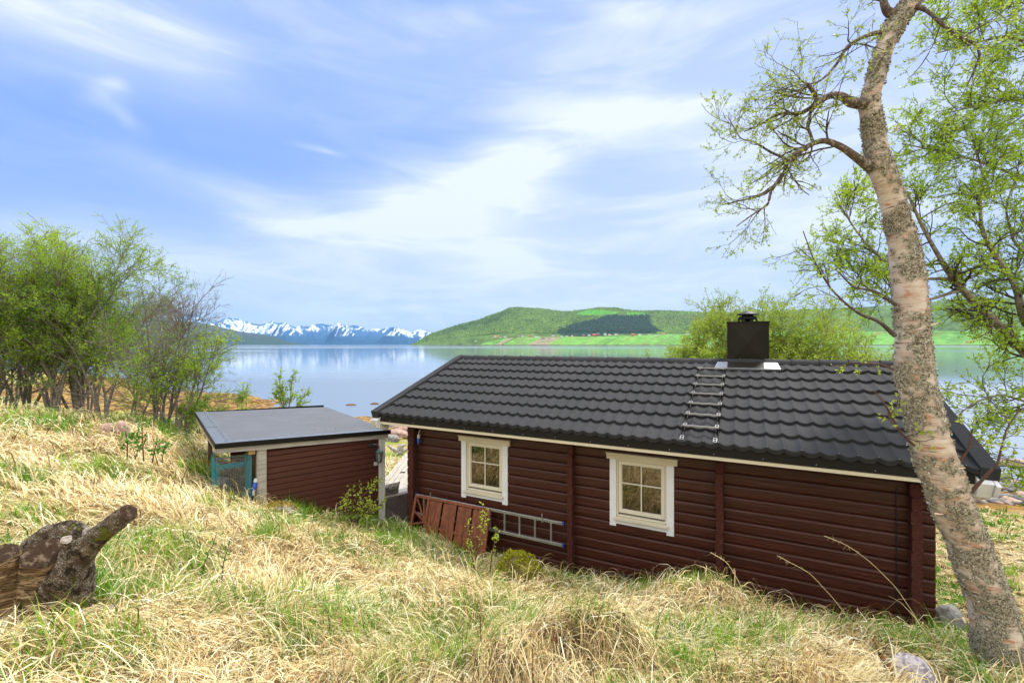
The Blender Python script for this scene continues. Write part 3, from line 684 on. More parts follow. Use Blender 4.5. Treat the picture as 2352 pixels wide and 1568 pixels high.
mb = MB(); mb.prism([roof_p(-.35, RL - .385, .067), roof_p(.20, RL - .385, .067), roof_p(.20, RL - .14, .072), roof_p(-.35, RL - .14, .072)], (0, .001, -.004)); obj('flashing_centre', mb, M_chim, fl)
M_tread = mat('grey_ladder_tread', (.30, .30, .31), .45, .5, metal=.6)
# ---------------- roof ladder with seven treads
rl_ = MB()
for s in (-.775, -.385):
    for k in range(7):
        u = .14 + k * .345
        rl_.beam(roof_p(s, u - .11, .055), roof_p(s, u + .30, .055), .016, .034, up=(0, -rs, rc))
lad = obj('roof_ladder', rl_, M_black, cabin)
mb = MB()
for s in (-.775, -.385):
    for k in range(8):
        u = .02 + k * .345
        if k > 7: continue
        mb = MB()
        for ds in (-.018, .018): mb.beam(roof_p(s + ds, u - .045, .078), roof_p(s + ds, u + .045, .078), .008, .006, up=(0, -rs, rc))
        for du in (-.045, 0, .045): mb.beam(roof_p(s - .022, u + du, .078), roof_p(s + .022, u + du, .078), .008, .006, up=(0, -rs, rc))
        obj('slotted_bracket', mb, M_tread, lad)
for k in range(7):
    u = .26 + k * .345
    mb = MB().beam(roof_p(-.80, u, .120), roof_p(-.36, u, .120), .024, .020, up=(0, 0, 1))
    obj('tread', mb, M_tread, lad)
    mb = MB()
    obj('tread_bracket', MB().beam(roof_p(-.785, u - .015, .03), roof_p(-.785, u, .115), .022, .030), M_black, lad); mb.beam(roof_p(-.375, u - .015, .03), roof_p(-.375, u, .115), .022, .030)
    obj('tread_bracket', mb, M_black, lad)
# ---------------- windows
for wi, (a, b) in enumerate(WIN):
    F0 = T0 - .028                         # face of the casing
    casing = MB()
    casing.box(a, a + .093, F0 - .012, T0 + .02, -2.640, -1.668).box(b - .098, b, F0 - .012, T0 + .02, -2.640, -1.668)
    casing.box(a + .093, b - .098, F0 - .008, T0 + .02, -2.602, -2.53)
    w = obj('window', casing, M_white, cabin, bevel=.002)
    obj('header', MB().box(a - .045, b + .045, F0 - .028, T0 + .02, -1.667, -1.585), M_cream, w, bevel=.002)  # header and cap: eaves shade put into a yellower, darker colour than the legs
    obj('header_cap', MB().prism([(a - .06, F0 - .045, -1.583), (a - .06, T0 + .02, -1.572), (a - .06, T0 + .02, -1.562), (a - .06, F0 - .045, -1.573)], (b - a + .12, 0, 0)), M_cream, w)
    obj('sill', MB().prism([(a + .07, F0 - .055, -2.535), (a + .07, T0 + .02, -2.515), (a + .07, T0 + .02, -2.497), (a + .07, F0 - .055, -2.517)], (b - a - .145, 0, 0)), M_cream, w)
    fr = MB(); x0, x1, z0, z1_ = a + .095, b - .10, -2.495, -1.669
    def ring(mb, x0, x1, z0, z1, w_, t0, t1):
        mb.box(x0, x0 + w_, t0, t1, z0, z1).box(x1 - w_, x1, t0, t1, z0, z1).box(x0 + w_, x1 - w_, t0, t1, z0, z0 + w_).box(x0 + w_, x1 - w_, t0, t1, z1 - w_, z1)
    ring(fr, x0, x1, z0, z1_, .022, T0 - .012, T0 + .06)
    obj('frame', fr, M_frame, w)
    sa = MB(); ring(sa, x0 + .026, x1 - .026, z0 + .050, z1_ - .026, .042, T0 - .004, T0 + .05); ring(sa, x0 + .068, x1 - .068, z0 + .092, z1_ - .068, .010, T0 + .008, T0 + .05)
    obj('sash', sa, M_frame, w, bevel=.002)
    gx0, gx1, gz0, gz1_ = x0 + .070, x1 - .070, z0 + .094, z1_ - .070
    xm = (gx0 + gx1) / 2; zm = gz0 + (gz1_ - gz0) * .585
    obj('glazing_bar', MB().box(xm - .008, xm + .008, T0 + .006, T0 + .026, gz0, gz1_).box(gx0, xm - .008, T0 + .007, T0 + .026, zm - .008, zm + .008).box(xm + .008, gx1, T0 + .007, T0 + .026, zm - .008, zm + .008), M_frame, w)
    obj('pane', MB().box(gx0, gx1, T0 + .029, T0 + .033, gz0, gz1_), M_glass, w)
    if wi == 0:
        cm = MB(); nsg = 24
        for k in range(nsg):
            s_ = gx0 - .02 + .16 * k / nsg; s2 = gx0 - .02 + .16 * (k + 1) / nsg
            cm.add([(s_, 6.72 + .012 * math.sin(k * 1.3), -2.5), (s2, 6.72 + .012 * math.sin((k + 1) * 1.3), -2.5), (s2, 6.72 + .012 * math.sin((k + 1) * 1.3), -1.66), (s_, 6.72 + .012 * math.sin(k * 1.3), -1.66)], [(0, 1, 2, 3)])
        obj('curtain', cm, M_curtain, w)
# cable and plug by the left corner, thin hanging cable by the right corner
pc = MB().tube([(-5.33, 6.53, -1.56), (-5.335, 6.50, -1.58), (-5.335, 6.49, -1.64)], .007, 6)
pw = obj('power_cable', MB().tube([(-5.335, 6.49, -1.80), (-5.33, 6.50, -2.2), (-5.36, 6.48, -2.6), (-5.40, 6.42, -3.0), (-5.42, 6.40, -3.45)], .0055, 6), M_rubber, cabin)
obj('cable_lead', pc, M_white, pw)
obj('plug', MB().tube([(-5.335, 6.49, -1.70), (-5.335, 6.485, -1.74), (-5.335, 6.485, -1.80)], [.030, .026, .020], 10), M_blue, pw)
obj('socket', MB().tube([(-5.335, 6.49, -1.635), (-5.335, 6.49, -1.70)], [.028, .026], 10), M_greyp, pw)
obj('hanging_cord', MB().tube([(1.46, 6.545, -1.62), (1.462, 6.545, -2.2), (1.458, 6.54, -2.8), (1.46, 6.545, -3.3)], .005, 5), M_rubber, cabin)
# ------------------------------------------------------------------ aluminium ladder hung on the wall
ld = house_thing('aluminium_ladder', 'silver aluminium ladder with blue end caps hung sideways on the cabin wall', 'ladder', -3.9, 6.46, -3.07)
for z in (-2.722, -3.055):
    r = obj('rail', MB().box(-5.35, -2.535, 6.445, 6.475, z - .022, z + .022), M_alu, ld, bevel=.003)
    for s in (-5.37, -2.535): obj('end_cap', MB().box(s, s + .022, 6.440, 6.480, z - .025, z + .025), M_blue, r, bevel=.004)
for k in range(10):
    s = -2.72 - k * .272
    if s > -5.3: obj('rung', MB().box(s - .013, s + .013, 6.448, 6.472, -3.033, -2.744), M_alu, ld, bevel=.003)
for s in (-5.02, -2.86):
    obj('hook', MB().box(s - .008, s + .008, 6.425, 6.437, -2.76, -2.62).box(s - .008, s + .008, 6.437, 6.56, -2.762, -2.748), M_alu, cabin)
# ------------------------------------------------------------------ garden fence panel leaning on the wall
fp = house_thing('fence_panel', 'red brown wooden fence panel with sunburst end leaning on the cabin wall', 'fence panel', -4.55, 6.13, -3.45)
TOPP = (6.435, -2.715); BOTP = (6.10, -3.50)
def pp(x, h, n=0.):
    """x along the panel, h 0 bottom .. 1 top, n out of the panel"""
    t_ = BOTP[0] + (TOPP[0] - BOTP[0]) * h; z = BOTP[1] + (TOPP[1] - BOTP[1]) * h
    sk = -5.36 + .075 * (1 - h); nn = Vector((0, -(TOPP[1] - BOTP[1]), TOPP[0] - BOTP[0])).normalized()
    return Vector((sk + x, t_, z)) + nn * n
def slat(mb, xa, ha, xb, hb, w, th=.018, n=0.): mb.beam(pp(xa, ha, n), pp(xb, hb, n), w, th, up=(pp(0, 0, 1) - pp(0, 0, 0)))
mb = MB(); slat(mb, 0, .985, 1.57, .985, .045, .03); slat(mb, 0, .02, 1.57, .02, .045, .03); slat(mb, .02, .02, .02, .96, .045, .03); slat(mb, 1.55, .02, 1.55, .96, .045, .03)
slat(mb, .315, .02, .315, .96, .05, .03)
obj('frame', mb, M_panel, fp, bevel=.002)
mb = MB()
for (xa, ha) in ((.06, .93), (.19, .95), (.045, .68), (.045, .44), (.045, .20), (.12, .05)): slat(mb, xa, ha, .30, .52 if ha > .4 else .40, .027, .016, -.002)
obj('sunburst_slats', mb, M_panel, fp)
for k in range(8):
    x = .41 + k * .152; mb = MB(); slat(mb, x, .03, x, .95, .105 if k % 2 else .16, .014, .016 if k % 2 else -.010); obj('board', mb, M_panel, fp, bevel=.002)
for h in (.45,):
    mb = MB(); slat(mb, .34, h, 1.53, h, .04, .014, .003); obj('cross_rail', mb, M_panel, fp)

# ================================================================== SHED
TS = math.atan2(SU[1], SU[0])
def sfr(l, v, z): return (SA[0] + SU[0] * l + SV[0] * v, SA[1] + SU[1] * l + SV[1] * v, z)
def shed_thing(name, label, cat, l, v, z, **kw):
    o = thing(name, label, cat, sfr(l, v, z), TS, **kw); OFF[o.name] = Vector((l, v, z)); return o
M_corr = mat('grey_corrugated_roof_sheet', (.12, .13, .155), .38, .5, noise=(2.2, (.14, .15, .18), .4, .7))
M_flash = mat('grey_roof_flashing', (.12, .135, .17), .4, .5, noise=(8, (.16, .17, .20), .5, .7))
M_clad = mat('brown_cladding_board', (.080, .021, .012), .5, .4, noise=[(5, (.066, .019, .012), .35, .65), (30, (.11, .04, .024), .6, .72)], bump=.25, bscale=20, mapping=((.15, 2, 3),))
M_greyw = mat('weathered_grey_board', (.42, .39, .35), .85, .2, noise=[(9, (.30, .275, .24), .4, .65)], bump=.4, bscale=25, mapping=((.3, 3, 3),))
M_ply = mat('bare_brown_plywood', (.16, .11, .065), .8, .2, noise=(6, (.10, .065, .04), .4, .65))
M_lead = mat('white_painted_post', (.66, .65, .62), .55, .35, noise=(7, (.55, .53, .49), .45, .7), bump=.15, bscale=30, mapping=((2, 2, .3),))
shed = shed_thing('garden_shed', 'brown clad shed with flat grey corrugated roof beside the cabin', 'shed', 1.5, 2.2, -3.3)
ZT = -1.66; LL, DD = 2.97, 4.42; SL = -.0165 * 7.5 / LL
def rz(l): return ZT + SL * l
mb = MB(); nr_ = 44; n_ = nr_ * 6; prof = []
for i in range(n_ + 1):
    v = .09 + (DD - .12) * i / n_; ph = (i % 6) / 6; h = .024 * (1 if .3 < ph < .52 else 0)
    prof.append((v, h))
vs = []
for l in (.16, LL + .03):
    for v, h in prof: vs.append((l, v, rz(l) + .006 + h))
k = len(prof); mb.add(vs, [(i, i + k, i + k + 1, i + 1) for i in range(k - 1)])
rf2 = obj('roof', mb, M_corr, shed)
mb = MB().prism([(.0, .0, rz(0) - .012), (.0, DD, rz(0) - .012), (LL, DD, rz(LL) - .012), (LL, 0, rz(LL) - .012)], (0, 0, -.05)); obj('roof_deck', mb, M_ply, shed)
mb = MB().prism([(-.02, -.02, rz(0) + .023), (.235, -.02, rz(.25) + .023), (.235, 1.86, rz(.25) + .023), (-.02, 1.86, rz(0) + .023)], (0, 0, -.004))
mb.prism([(-.02, 1.84, rz(0) + .028), (.235, 1.84, rz(.25) + .028), (.235, DD + .02, rz(.25) + .028), (-.02, DD + .02, rz(0) + .028)], (0, 0, -.004))
mb.prism([(.235, -.021, rz(.2) + .0255), (LL + .04, -.021, rz(LL) + .0255), (LL + .04, .14, rz(LL) + .0255), (.235, .14, rz(.2) + .0255)], (0, 0, -.004))
fl = obj('flashing', mb, M_flash, shed)
mb = MB()
for i in range(24): v = .1 + i * .18; mb.lathe((.13 + .02 * (i % 2), v, rz(0) + .028), [(.009, 0), (.007, .006)], 6)
for i in range(7): mb.lathe((.5 + i * .4, .04, rz(.5 + i * .4) + .025), [(.009, 0), (.007, .006)], 6)
for i in range(30): mb.lathe((.6 + (i * .47) % 2.2, .3 + (i * 1.31) % 3.9, rz(1) - .0 + .02), [(.009, 0), (.007, .008)], 6)
obj('screws', mb, M_black, fl)
mb = MB().prism([(-.03, -.035, rz(0) + .024), (LL + .05, -.035, rz(LL) + .024), (LL + .05, -.035, rz(LL) - .055), (-.03, -.035, rz(0) - .055)], (0, .012, 0))
mb.prism([(-.035, -.02, rz(0) + .024), (-.035, DD + .03, rz(0) + .03), (-.035, DD + .03, rz(0) - .055), (-.035, -.02, rz(0) - .055)], (.012, 0, 0))
mb.prism([(.0, DD + .02, rz(0) + .03), (LL, DD + .02, rz(LL) + .07), (LL, DD + .02, rz(LL) - .055), (0, DD + .02, rz(0) - .055)], (0, .012, 0))
mb.prism([(-.03, -.045, rz(0) - .048), (LL + .05, -.045, rz(LL) - .048), (LL + .05, -.045, rz(LL) - .058), (-.03, -.045, rz(0) - .058)], (0, .012, 0))
obj('drip_edge', mb, M_black, shed)
mb = MB().prism([(.0, -.012, rz(0) - .058), (LL, -.012, rz(LL) - .058), (LL, -.012, rz(LL) - .145), (0, -.012, rz(0) - .145)], (0, .03, 0))
mb.prism([(-.012, .02, rz(0) - .058), (-.012, DD, rz(0) - .058), (-.012, DD, rz(0) - .145), (-.012, .02, rz(0) - .145)], (.03, 0, 0))
obj('fascia_board', mb, M_greyw, shed, bevel=.002)
# clad front wall, side walls, back wall
mb = MB(); BH = .1045; zb0 = -3.86
for k in range(21):
    z = zb0 + k * BH; top = z + BH
    if z > rz(0) - .13: break
    zt0 = min(top, rz(.66) - .14); zt1 = min(top, rz(2.85) - .14)
    vs = []
    for l, zt in ((.70, zt0), (2.80, zt1)): vs += [(l, .050, z + .006), (l, .052, max(zt - .018, z + .007)), (l, .068, max(zt - .006, z + .008)), (l, .085, max(zt - .002, z + .009)), (l, .085, z), (l, .066, z)]
    mb.add(vs, [(i, i + 6, (i + 1) % 6 + 6, (i + 1) % 6) for i in range(6)] + [tuple(range(6)), tuple(range(11, 5, -1))])
fw = obj('clad_wall', mb, M_clad, shed)
mb = MB().box(.70, 2.80, .082, .10, zb0, -1.90).box(.70, 2.80, DD - .1, DD - .05, zb0, -1.85); obj('wall', mb, M_clad, shed)
mb = MB()
for k in range(15): z = -3.4 + k * .11; mb.box(.715, .735, .14, 1.9, z, z + .107)
obj('side_wall', mb, M_ply, shed, label='unpainted brown side wall under the roof overhang')
mb = MB().box(2.76, 2.79, .14, DD - .1, zb0, -1.87).box(.72, 2.76, 1.9, 1.93, zb0, -1.85); obj('wall', mb, M_clad, shed)
obj('corner_post', MB().box(.605, .735, .012, .048, -3.2, rz(.6) - .11).box(.588, .604, .02, .15, -3.2, rz(.6) - .11), M_greyw, shed, bevel=.003)
obj('corner_post', MB().box(2.79, 2.915, .008, .05, -3.95, rz(2.8) - .147), M_lead, shed, bevel=.003)
# rear posts below the overhang
obj('post', MB().box(.03, .10, 1.85, 1.92, -3.2, -1.85), M_ply, shed); obj('beam', MB().box(.03, .70, .9, .95, -1.86, -1.79), M_ply, shed)
obj('soffit_block', MB().box(.46, .56, .03, .13, -1.90, -1.80), mat('raw_pine_block', (.42, .26, .10), .7, .3), shed)
# wall lantern
lp = (2.74, -.05)
lan = obj('wall_lantern', MB().tube([(2.64, .05, -2.03), (2.64, .03, -2.03)], [.055, .05], 12).tube([(2.64, .03, -2.03), (2.64, -.04, -2.01), (2.70, -.09, -2.015), (2.74, -.10, -2.06)], [.018, .016, .014, .012], 8), mat('dark_green_grey_lamp_metal', (.035, .05, .055), .4, .5, metal=.3), shed)
mb = MB().lathe((2.74, -.10, -2.17), [(.085, 0), (.088, .012), (.035, .065), (.012, .085), (.012, .11)], 6); obj('lantern_roof', mb, lan.data.materials[0], lan)
mb = MB().lathe((2.74, -.10, -2.38), [(.035, 0), (.045, .012), (.045, .02)], 6)
for k in range(6): a = math.pi / 3 * (k + .5); mb.beam((2.74 + .043 * math.cos(a), -.10 + .043 * math.sin(a), -2.365), (2.74 + .076 * math.cos(a), -.10 + .076 * math.sin(a), -2.168), .008, .008)
obj('lantern_cage', mb, lan.data.materials[0], lan)
mg = mat('lantern_glass', (.5, .53, .5), .15, .6, trans=0); mg.node_tree.nodes['Principled BSDF'].inputs['Transmission Weight'].default_value = .8
obj('lantern_glass', MB().lathe((2.74, -.10, -2.362), [(.038, 0), (.070, .19)], 6), mg, lan)
obj('junction_box', MB().box(2.69, 2.76, .02, .05, -2.46, -2.39), M_greyp, shed, bevel=.004)
cb = obj('power_cable', MB().tube([(.60, .08, -2.30), (.575, .05, -2.36)], .006, 6).tube([(.53, -.0, -2.60), (.54, 0.0, -2.8), (.56, .02, -3.05)], .006, 6), M_rubber, shed)
obj('plug', MB().tube([(.565, .04, -2.40), (.545, .01, -2.47), (.535, 0, -2.52)], [.036, .038, .028], 10), M_blue, cb)
obj('socket', MB().tube([(.585, .06, -2.34), (.565, .04, -2.40)], [.036, .036], 10).tube([(.535, 0, -2.52), (.53, 0, -2.60)], [.022, .018], 8), M_greyp, cb)

# netted cage under the overhang
M_net = mat('turquoise_net_cord', (.05, .30, .36), .7, .2)
M_wire = mat('grey_wire_mesh', (.35, .36, .36), .5, .5, metal=.5)
M_frm = mat('dark_weathered_lath', (.05, .055, .055), .8, .2)
cg = shed_thing('netted_cage', 'turquoise netted cage with crossed dark laths under the shed roof end', 'cage', .24, .35, -2.78)
L0, L1, V0, V1, Z0, Z1 = .0, .50, .12, .68, -2.78, -1.90
mb = MB()
for (x, v) in ((L0, V0), (L1, V0), (L0, V1), (L1, V1)): mb.beam((x, v, Z0), (x, v, Z1), .016, .016)
for z in (Z0 + .02, Z1 - .14): mb.beam((L0, V0, z), (L1, V0, z), .016, .016).beam((L0, V1, z), (L1, V1, z), .016, .016).beam((L0, V0, z), (L0, V1, z), .016, .016).beam((L1, V0, z), (L1, V1, z), .016, .016)
obj('frame', mb, mat('turquoise_frame', (.045, .20, .24), .7, .2), cg)
obj('brace', MB().beam((L0, V0 + .05, Z1 - .02), (L1, V0 + .08, Z0 + .1), .05, .02).beam((L1, V0 + .12, Z1 - .1), (L0, V0 + .12, Z0 + .05), .05, .02), M_frm, cg)
mb = MB()
for i in range(21): x = L0 + (L1 - L0) * i / 20; mb.box(x - .0012, x + .0012, V0 - .018, V0 - .0155, Z0, Z1)
for i in range(37): z = Z0 + (Z1 - Z0) * i / 36; mb.box(L0, L1, V0 - .0205, V0 - .018, z - .0012, z + .0012)
for i in range(15): v = V0 + (V1 - V0) * i / 14; mb.box(L1 + .016, L1 + .018, v - .0012, v + .0012, Z0, Z1)
obj('wire_mesh', mb, M_wire, cg)
mb = MB()
def netq(a, b, z0, z1, n, mth):
    a = Vector(a); b = Vector(b)
    for i in range(-mth, n):
        for sg in (1, -1):
            u0 = i / n; u1 = (i + mth) / n; za, zb = (z0, z1) if sg == 1 else (z1, z0)
            c0_, c1_ = max(u0, 0), min(u1, 1)
            if c1_ <= c0_: continue
            f0 = (c0_ - u0) / (u1 - u0); f1 = (c1_ - u0) / (u1 - u0)
            p0 = a.lerp(b, c0_); p1 = a.lerp(b, c1_); p0.z = za + (zb - za) * f0; p1.z = za + (zb - za) * f1
            mb.beam(p0, p1, .0030, .0030)
netq((L0 - .02, V0 - .02, 0), (L0 + .045, V0 - .03, 0), Z0 - .05, Z1 - .08, 3, 22)
netq((L0 - .025, V0, 0), (L0 - .02, V1, 0), Z0, Z1 - .05, 12, 14)
netq((L1 - .09, V0 - .03, 0), (L1 + .02, V0 - .02, 0), Z0 - .05, Z1 - .02, 5, 22)
netq((L1 + .02, V0, 0), (L1 + .02, V1, 0), Z0, Z1, 12, 14)
netq((L0 + .05, V0 - .025, 0), (L1 - .1, V0 - .025, 0), Z1 - .20, Z1 - .12, 12, 5)
obj('net', mb, M_net, cg)
# tangled wire inside
rr = random.Random(8); pts = []
for i in range(140): a = i * .9; pts.append((L0 + .26 + (.16 + .04 * rr.random()) * math.cos(a), V0 + .2 + .12 * math.sin(a), Z0 + .08 + .10 * rr.random()))
coil = shed_thing('wire_coil', 'tangled coil of grey wire lying inside the turquoise cage', 'wire', .26, .32, -2.7)
obj('coil', MB().tube(pts, .003, 4), M_wire, coil)

# ------------------------------------------------------------------ deck, sofa, cushion
M_deck = mat('weathered_deck_board', (.40, .36, .31), .85, .2, noise=[(7, (.50, .46, .41), .4, .65)], bump=.3, bscale=20, mapping=((3, .3, 3),))
dk = thing('wooden_deck', 'weathered grey timber deck behind the shed and cabin', 'deck', (-1.5, 12.5, -3.9))
mb = MB(); ang = math.radians(4)
for i in range(46):
    x0 = -3.38 + i * .145; y0, y1 = 8.72 if i > 4 else 9.0, 15.6
    if i > 30: y0 = 11.5
    s0, t0_ = st(x0, 9.5)
    mb.prism([(x0 + .02 * math.sin(i), y0, -3.745), (x0 + .135, y0, -3.745), (x0 + .135 - .28, y1, -3.745), (x0 - .28, y1, -3.745)], (0, 0, -.028))
obj('boards', mb, M_deck, dk)
mb = MB().box(-3.45, 2.8, 15.55, 15.62, -4.05, -3.78); mb.beam((-3.42, 9.0, -3.86), (-3.70, 15.6, -3.86), .04, .15); obj('edge_board', mb, M_deck, dk)
M_rat = bpy.data.materials.new('brown_grey_rattan_weave'); M_rat.use_nodes = True; t = M_rat.node_tree; p = t.nodes['Principled BSDF']; p.inputs['Roughness'].default_value = .55
co = N(t, 'ShaderNodeTexCoord').outputs['Object']
br = N(t, 'ShaderNodeTexBrick'); br.inputs['Scale'].default_value = 1; br.inputs['Mortar Size'].default_value = .006; br.inputs['Brick Width'].default_value = .07; br.inputs['Row Height'].default_value = .028
br.inputs['Color1'].default_value = (.20, .15, .135, 1); br.inputs['Color2'].default_value = (.30, .24, .22, 1); br.inputs['Mortar'].default_value = (.02, .015, .013, 1)
mp = N(t, 'ShaderNodeMapping'); mp.inputs[2].default_value = (math.pi / 2, 0, 0); t.links.new(co, mp.inputs[0]); t.links.new(mp.outputs[0], br.inputs[0]); t.links.new(br.outputs[0], p.inputs['Base Color'])
b = N(t, 'ShaderNodeBump'); b.inputs['Distance'].default_value = .006; b.inputs['Strength'].default_value = .8; b.invert = True; t.links.new(br.outputs['Fac'], b.inputs['Height']); t.links.new(b.outputs[0], p.inputs['Normal'])
sf = thing('rattan_sofa', 'brown grey woven rattan sofa end seen between the shed and the cabin', 'sofa', (-2.62, 9.35, -3.74), math.atan2(.62, .78))
OFF[sf.name] = Vector((0, 0, 0))
obj('back', MB().box(-.12, 1.25, 0, .15, .04, .57), M_rat, sf, bevel=.02)
obj('seat', MB().box(-.12, 1.25, .152, .80, .04, .34), M_rat, sf, bevel=.02)
obj('armrest', MB().box(-.12, .06, .152, .80, .341, .55), M_rat, sf, bevel=.02)
obj('seat_cushion', MB().box(.07, 1.24, .16, .79, .342, .44), mat('grey_cushion', (.3, .29, .27), .9, .1), sf, bevel=.03)
for x in (-.08, 1.2):
    for y in (.04, .74): obj('foot', MB().box(x - .02, x + .02, y - .02, y + .02, 0, .04), M_greyp, sf)
def cushion(name, label, c, w, h, d, rx, rzv, m):
    n = 14; V = []; 
    for sgn in (1, -1):
        for i in range(n + 1):
            for j in range(n + 1):
                u, v = 2 * i / n - 1, 2 * j / n - 1; k = max(0, (1 - u ** 4) * (1 - v ** 4)) ** .5
                V.append((u * w / 2 * (1 - .06 * (1 - v * v)), sgn * d / 2 * k, v * h / 2 * (1 - .06 * (1 - u * u))))
    V = np.array(V); R = np.array((Matrix.Rotation(rzv, 3, 'Z') @ Matrix.Rotation(rx, 3, 'X'))); V = V @ R.T
    Fq = gridfaces(n + 1, n + 1); Fq = np.concatenate([Fq, Fq[:, ::-1] + (n + 1) ** 2])
    return objn(name, V + np.array(c), Fq, m, smooth=True, base=c, label=label, cat='cushion')
M_cush = mat('patterned_grey_cushion', (.30, .27, .23), .9, .1, noise=[(16, (.13, .115, .10), .50, .54), (38, (.42, .39, .34), .56, .6)])
cushion('scatter_cushion', 'grey floral cushion propped behind the rattan sofa back', (-2.62 + .78 * .17 - .62 * .24, 9.35 + .62 * .17 + .78 * .24, -3.13), .52, .36, .16, .2, math.atan2(.62, .78) + .05, M_cush)
obj('deck_hook', MB().tube([(-3.26, 13.2, -3.735), (-3.2, 13.25, -3.73), (-3.13, 13.22, -3.73)], .02, 6), M_rubber, base=(-3.2, 13.2, -3.74), label='small dark hook lying on the grey deck boards', cat='hook')
# ================================================================== VEGETATION TOOLS
def unit(v): return v / (np.linalg.norm(v, axis=-1, keepdims=True) + 1e-9)
def interp_poly(P, R, idx, tt):
    m = P.shape[1]; u = tt * (m - 1.0001); i = u.astype(int); f = (u - i)[:, None]
    a = P[idx, i]; b = P[idx, i + 1]; return a * (1 - f) + b * f, unit(b - a), R[idx, i] * (1 - f[:, 0]) + R[idx, i + 1] * f[:, 0]
def spawn(P, R, cnt, tlo, thi, ang, asd, L, taper, m, wob, up, rk, rg_, flat=1.0, drift=(0, 0, 0)):
    n = len(P); idx = np.repeat(np.arange(n), cnt); k = len(idx)
    tt = rg_.uniform(tlo, thi, k); p, d, r = interp_poly(P, R, idx, tt)
    q = unit(np.cross(d, unit(rg_.normal(size=(k, 3)) * np.array([1, 1, flat])))); a = np.radians(np.clip(rg_.normal(ang, asd, k), 5, 120))[:, None]
    dr = unit(d * np.cos(a) + q * np.sin(a)); ln = L * (1 - taper * tt) * rg_.uniform(.6, 1.25, k)
    out = np.empty((k, m, 3)); out[:, 0] = p; w = rg_.normal(size=(k, 3)) * wob
    for j in range(1, m):
        w = w * .5 + rg_.normal(size=(k, 3)) * wob
        dr = unit(dr + w + np.array([0, 0, up]) + np.array(drift)); out[:, j] = out[:, j - 1] + dr * (ln / (m - 1))[:, None]
    r0 = np.minimum(r * rk, r * .9); ramp = np.linspace(1, .35, m)[None, :]; return out, r0[:, None] * ramp
def tubes(P, R, sides):
    n, m, _ = P.shape; T = np.empty_like(P); T[:, 1:-1] = P[:, 2:] - P[:, :-2]; T[:, 0] = P[:, 1] - P[:, 0]; T[:, -1] = P[:, -1] - P[:, -2]; T = unit(T)
    ref = np.where(np.abs(T[..., 2:3]) > .9, np.array([1., 0, 0]), np.array([0, 0, 1.])); e1 = unit(np.cross(T, ref)); e2 = np.cross(T, e1)
    a = np.arange(sides) * 2 * math.pi / sides
    V = P[:, :, None, :] + R[:, :, None, None] * (np.cos(a)[None, None, :, None] * e1[:, :, None, :] + np.sin(a)[None, None, :, None] * e2[:, :, None, :])
    b = (np.arange(n) * m * sides)[:, None, None] + (np.arange(m - 1) * sides)[None, :, None] + np.arange(sides)[None, None, :]
    c = (np.arange(n) * m * sides)[:, None, None] + (np.arange(m - 1) * sides)[None, :, None] + ((np.arange(sides) + 1) % sides)[None, None, :]
    Fq = np.stack([b, c, c + sides, b + sides], -1).reshape(-1, 4); return V.reshape(-1, 3), Fq
def join(parts):
    Vs = []; Fs = []; k = 0
    for V, Fq in parts: Vs.append(V); Fs.append(Fq + k); k += len(V)
    return np.concatenate(Vs), np.concatenate(Fs)
def leaves(P, k, size, rg_, tlo=.1, hang=-.1, asp=.62, spread=.02):
    n = len(P); idx = np.repeat(np.arange(n), k); N_ = len(idx); tt = rg_.uniform(tlo, 1, N_)
    p, d, _ = interp_poly(P, np.zeros(P.shape[:2]), idx, tt); p = p + rg_.normal(size=(N_, 3)) * spread
    ax_ = unit(d * .6 + rg_.normal(size=(N_, 3)) * .8 + np.array([0, 0, hang])); s_ = unit(np.cross(ax_, rg_.normal(size=(N_, 3)) + np.array([0, 0, 1.2]))); nn = np.cross(ax_, s_)
    L = size * rg_.uniform(.55, 1.25, N_)[:, None]; w = L * asp * .5
    V = np.stack([p, p + ax_ * L * .48 - s_ * w + nn * L * .10, p + ax_ * L, p + ax_ * L * .48 + s_ * w + nn * L * .10], 1).reshape(-1, 3)
    return V, np.arange(N_ * 4).reshape(-1, 4), N_
M_leafA = mat('spring_leaf_green', rough=.55, spec=.3, trans=.45, attr_ramp=[(0, (.09, .20, .009)), (.5, (.23, .41, .016)), (1, (.46, .63, .045))])
M_leafB = mat('spring_leaf_yellow_green', rough=.55, spec=.3, trans=.45, attr_ramp=[(0, (.13, .24, .015)), (.5, (.27, .40, .03)), (1, (.46, .56, .07))])
M_twig = mat('grey_brown_bark', (.17, .14, .115), .9, .2, noise=(14, (.27, .24, .21), .45, .65), bump=.4, bscale=40)
M_twigL = mat('light_willow_twig', (.24, .21, .10), .9, .2)
M_sidebark = mat('grey_birch_limb_bark', (.20, .165, .14), .9, .2, noise=[(14, (.32, .29, .26), .45, .65), (30, (.08, .06, .055), .56, .66)], bump=.5, bscale=50)
M_limb = mat('mottled_limb_bark', (.13, .095, .08), .9, .2, noise=[(45, (.30, .27, .22), .50, .60), (18, (.06, .045, .04), .55, .68)], bump=.9, bscale=70)
M_twigD = mat('dark_brown_bark', (.085, .062, .055), .9, .2, noise=(20, (.15, .125, .115), .45, .65), bump=.5, bscale=60)
M_twigR = mat('red_brown_twig', (.10, .055, .042), .7, .3)
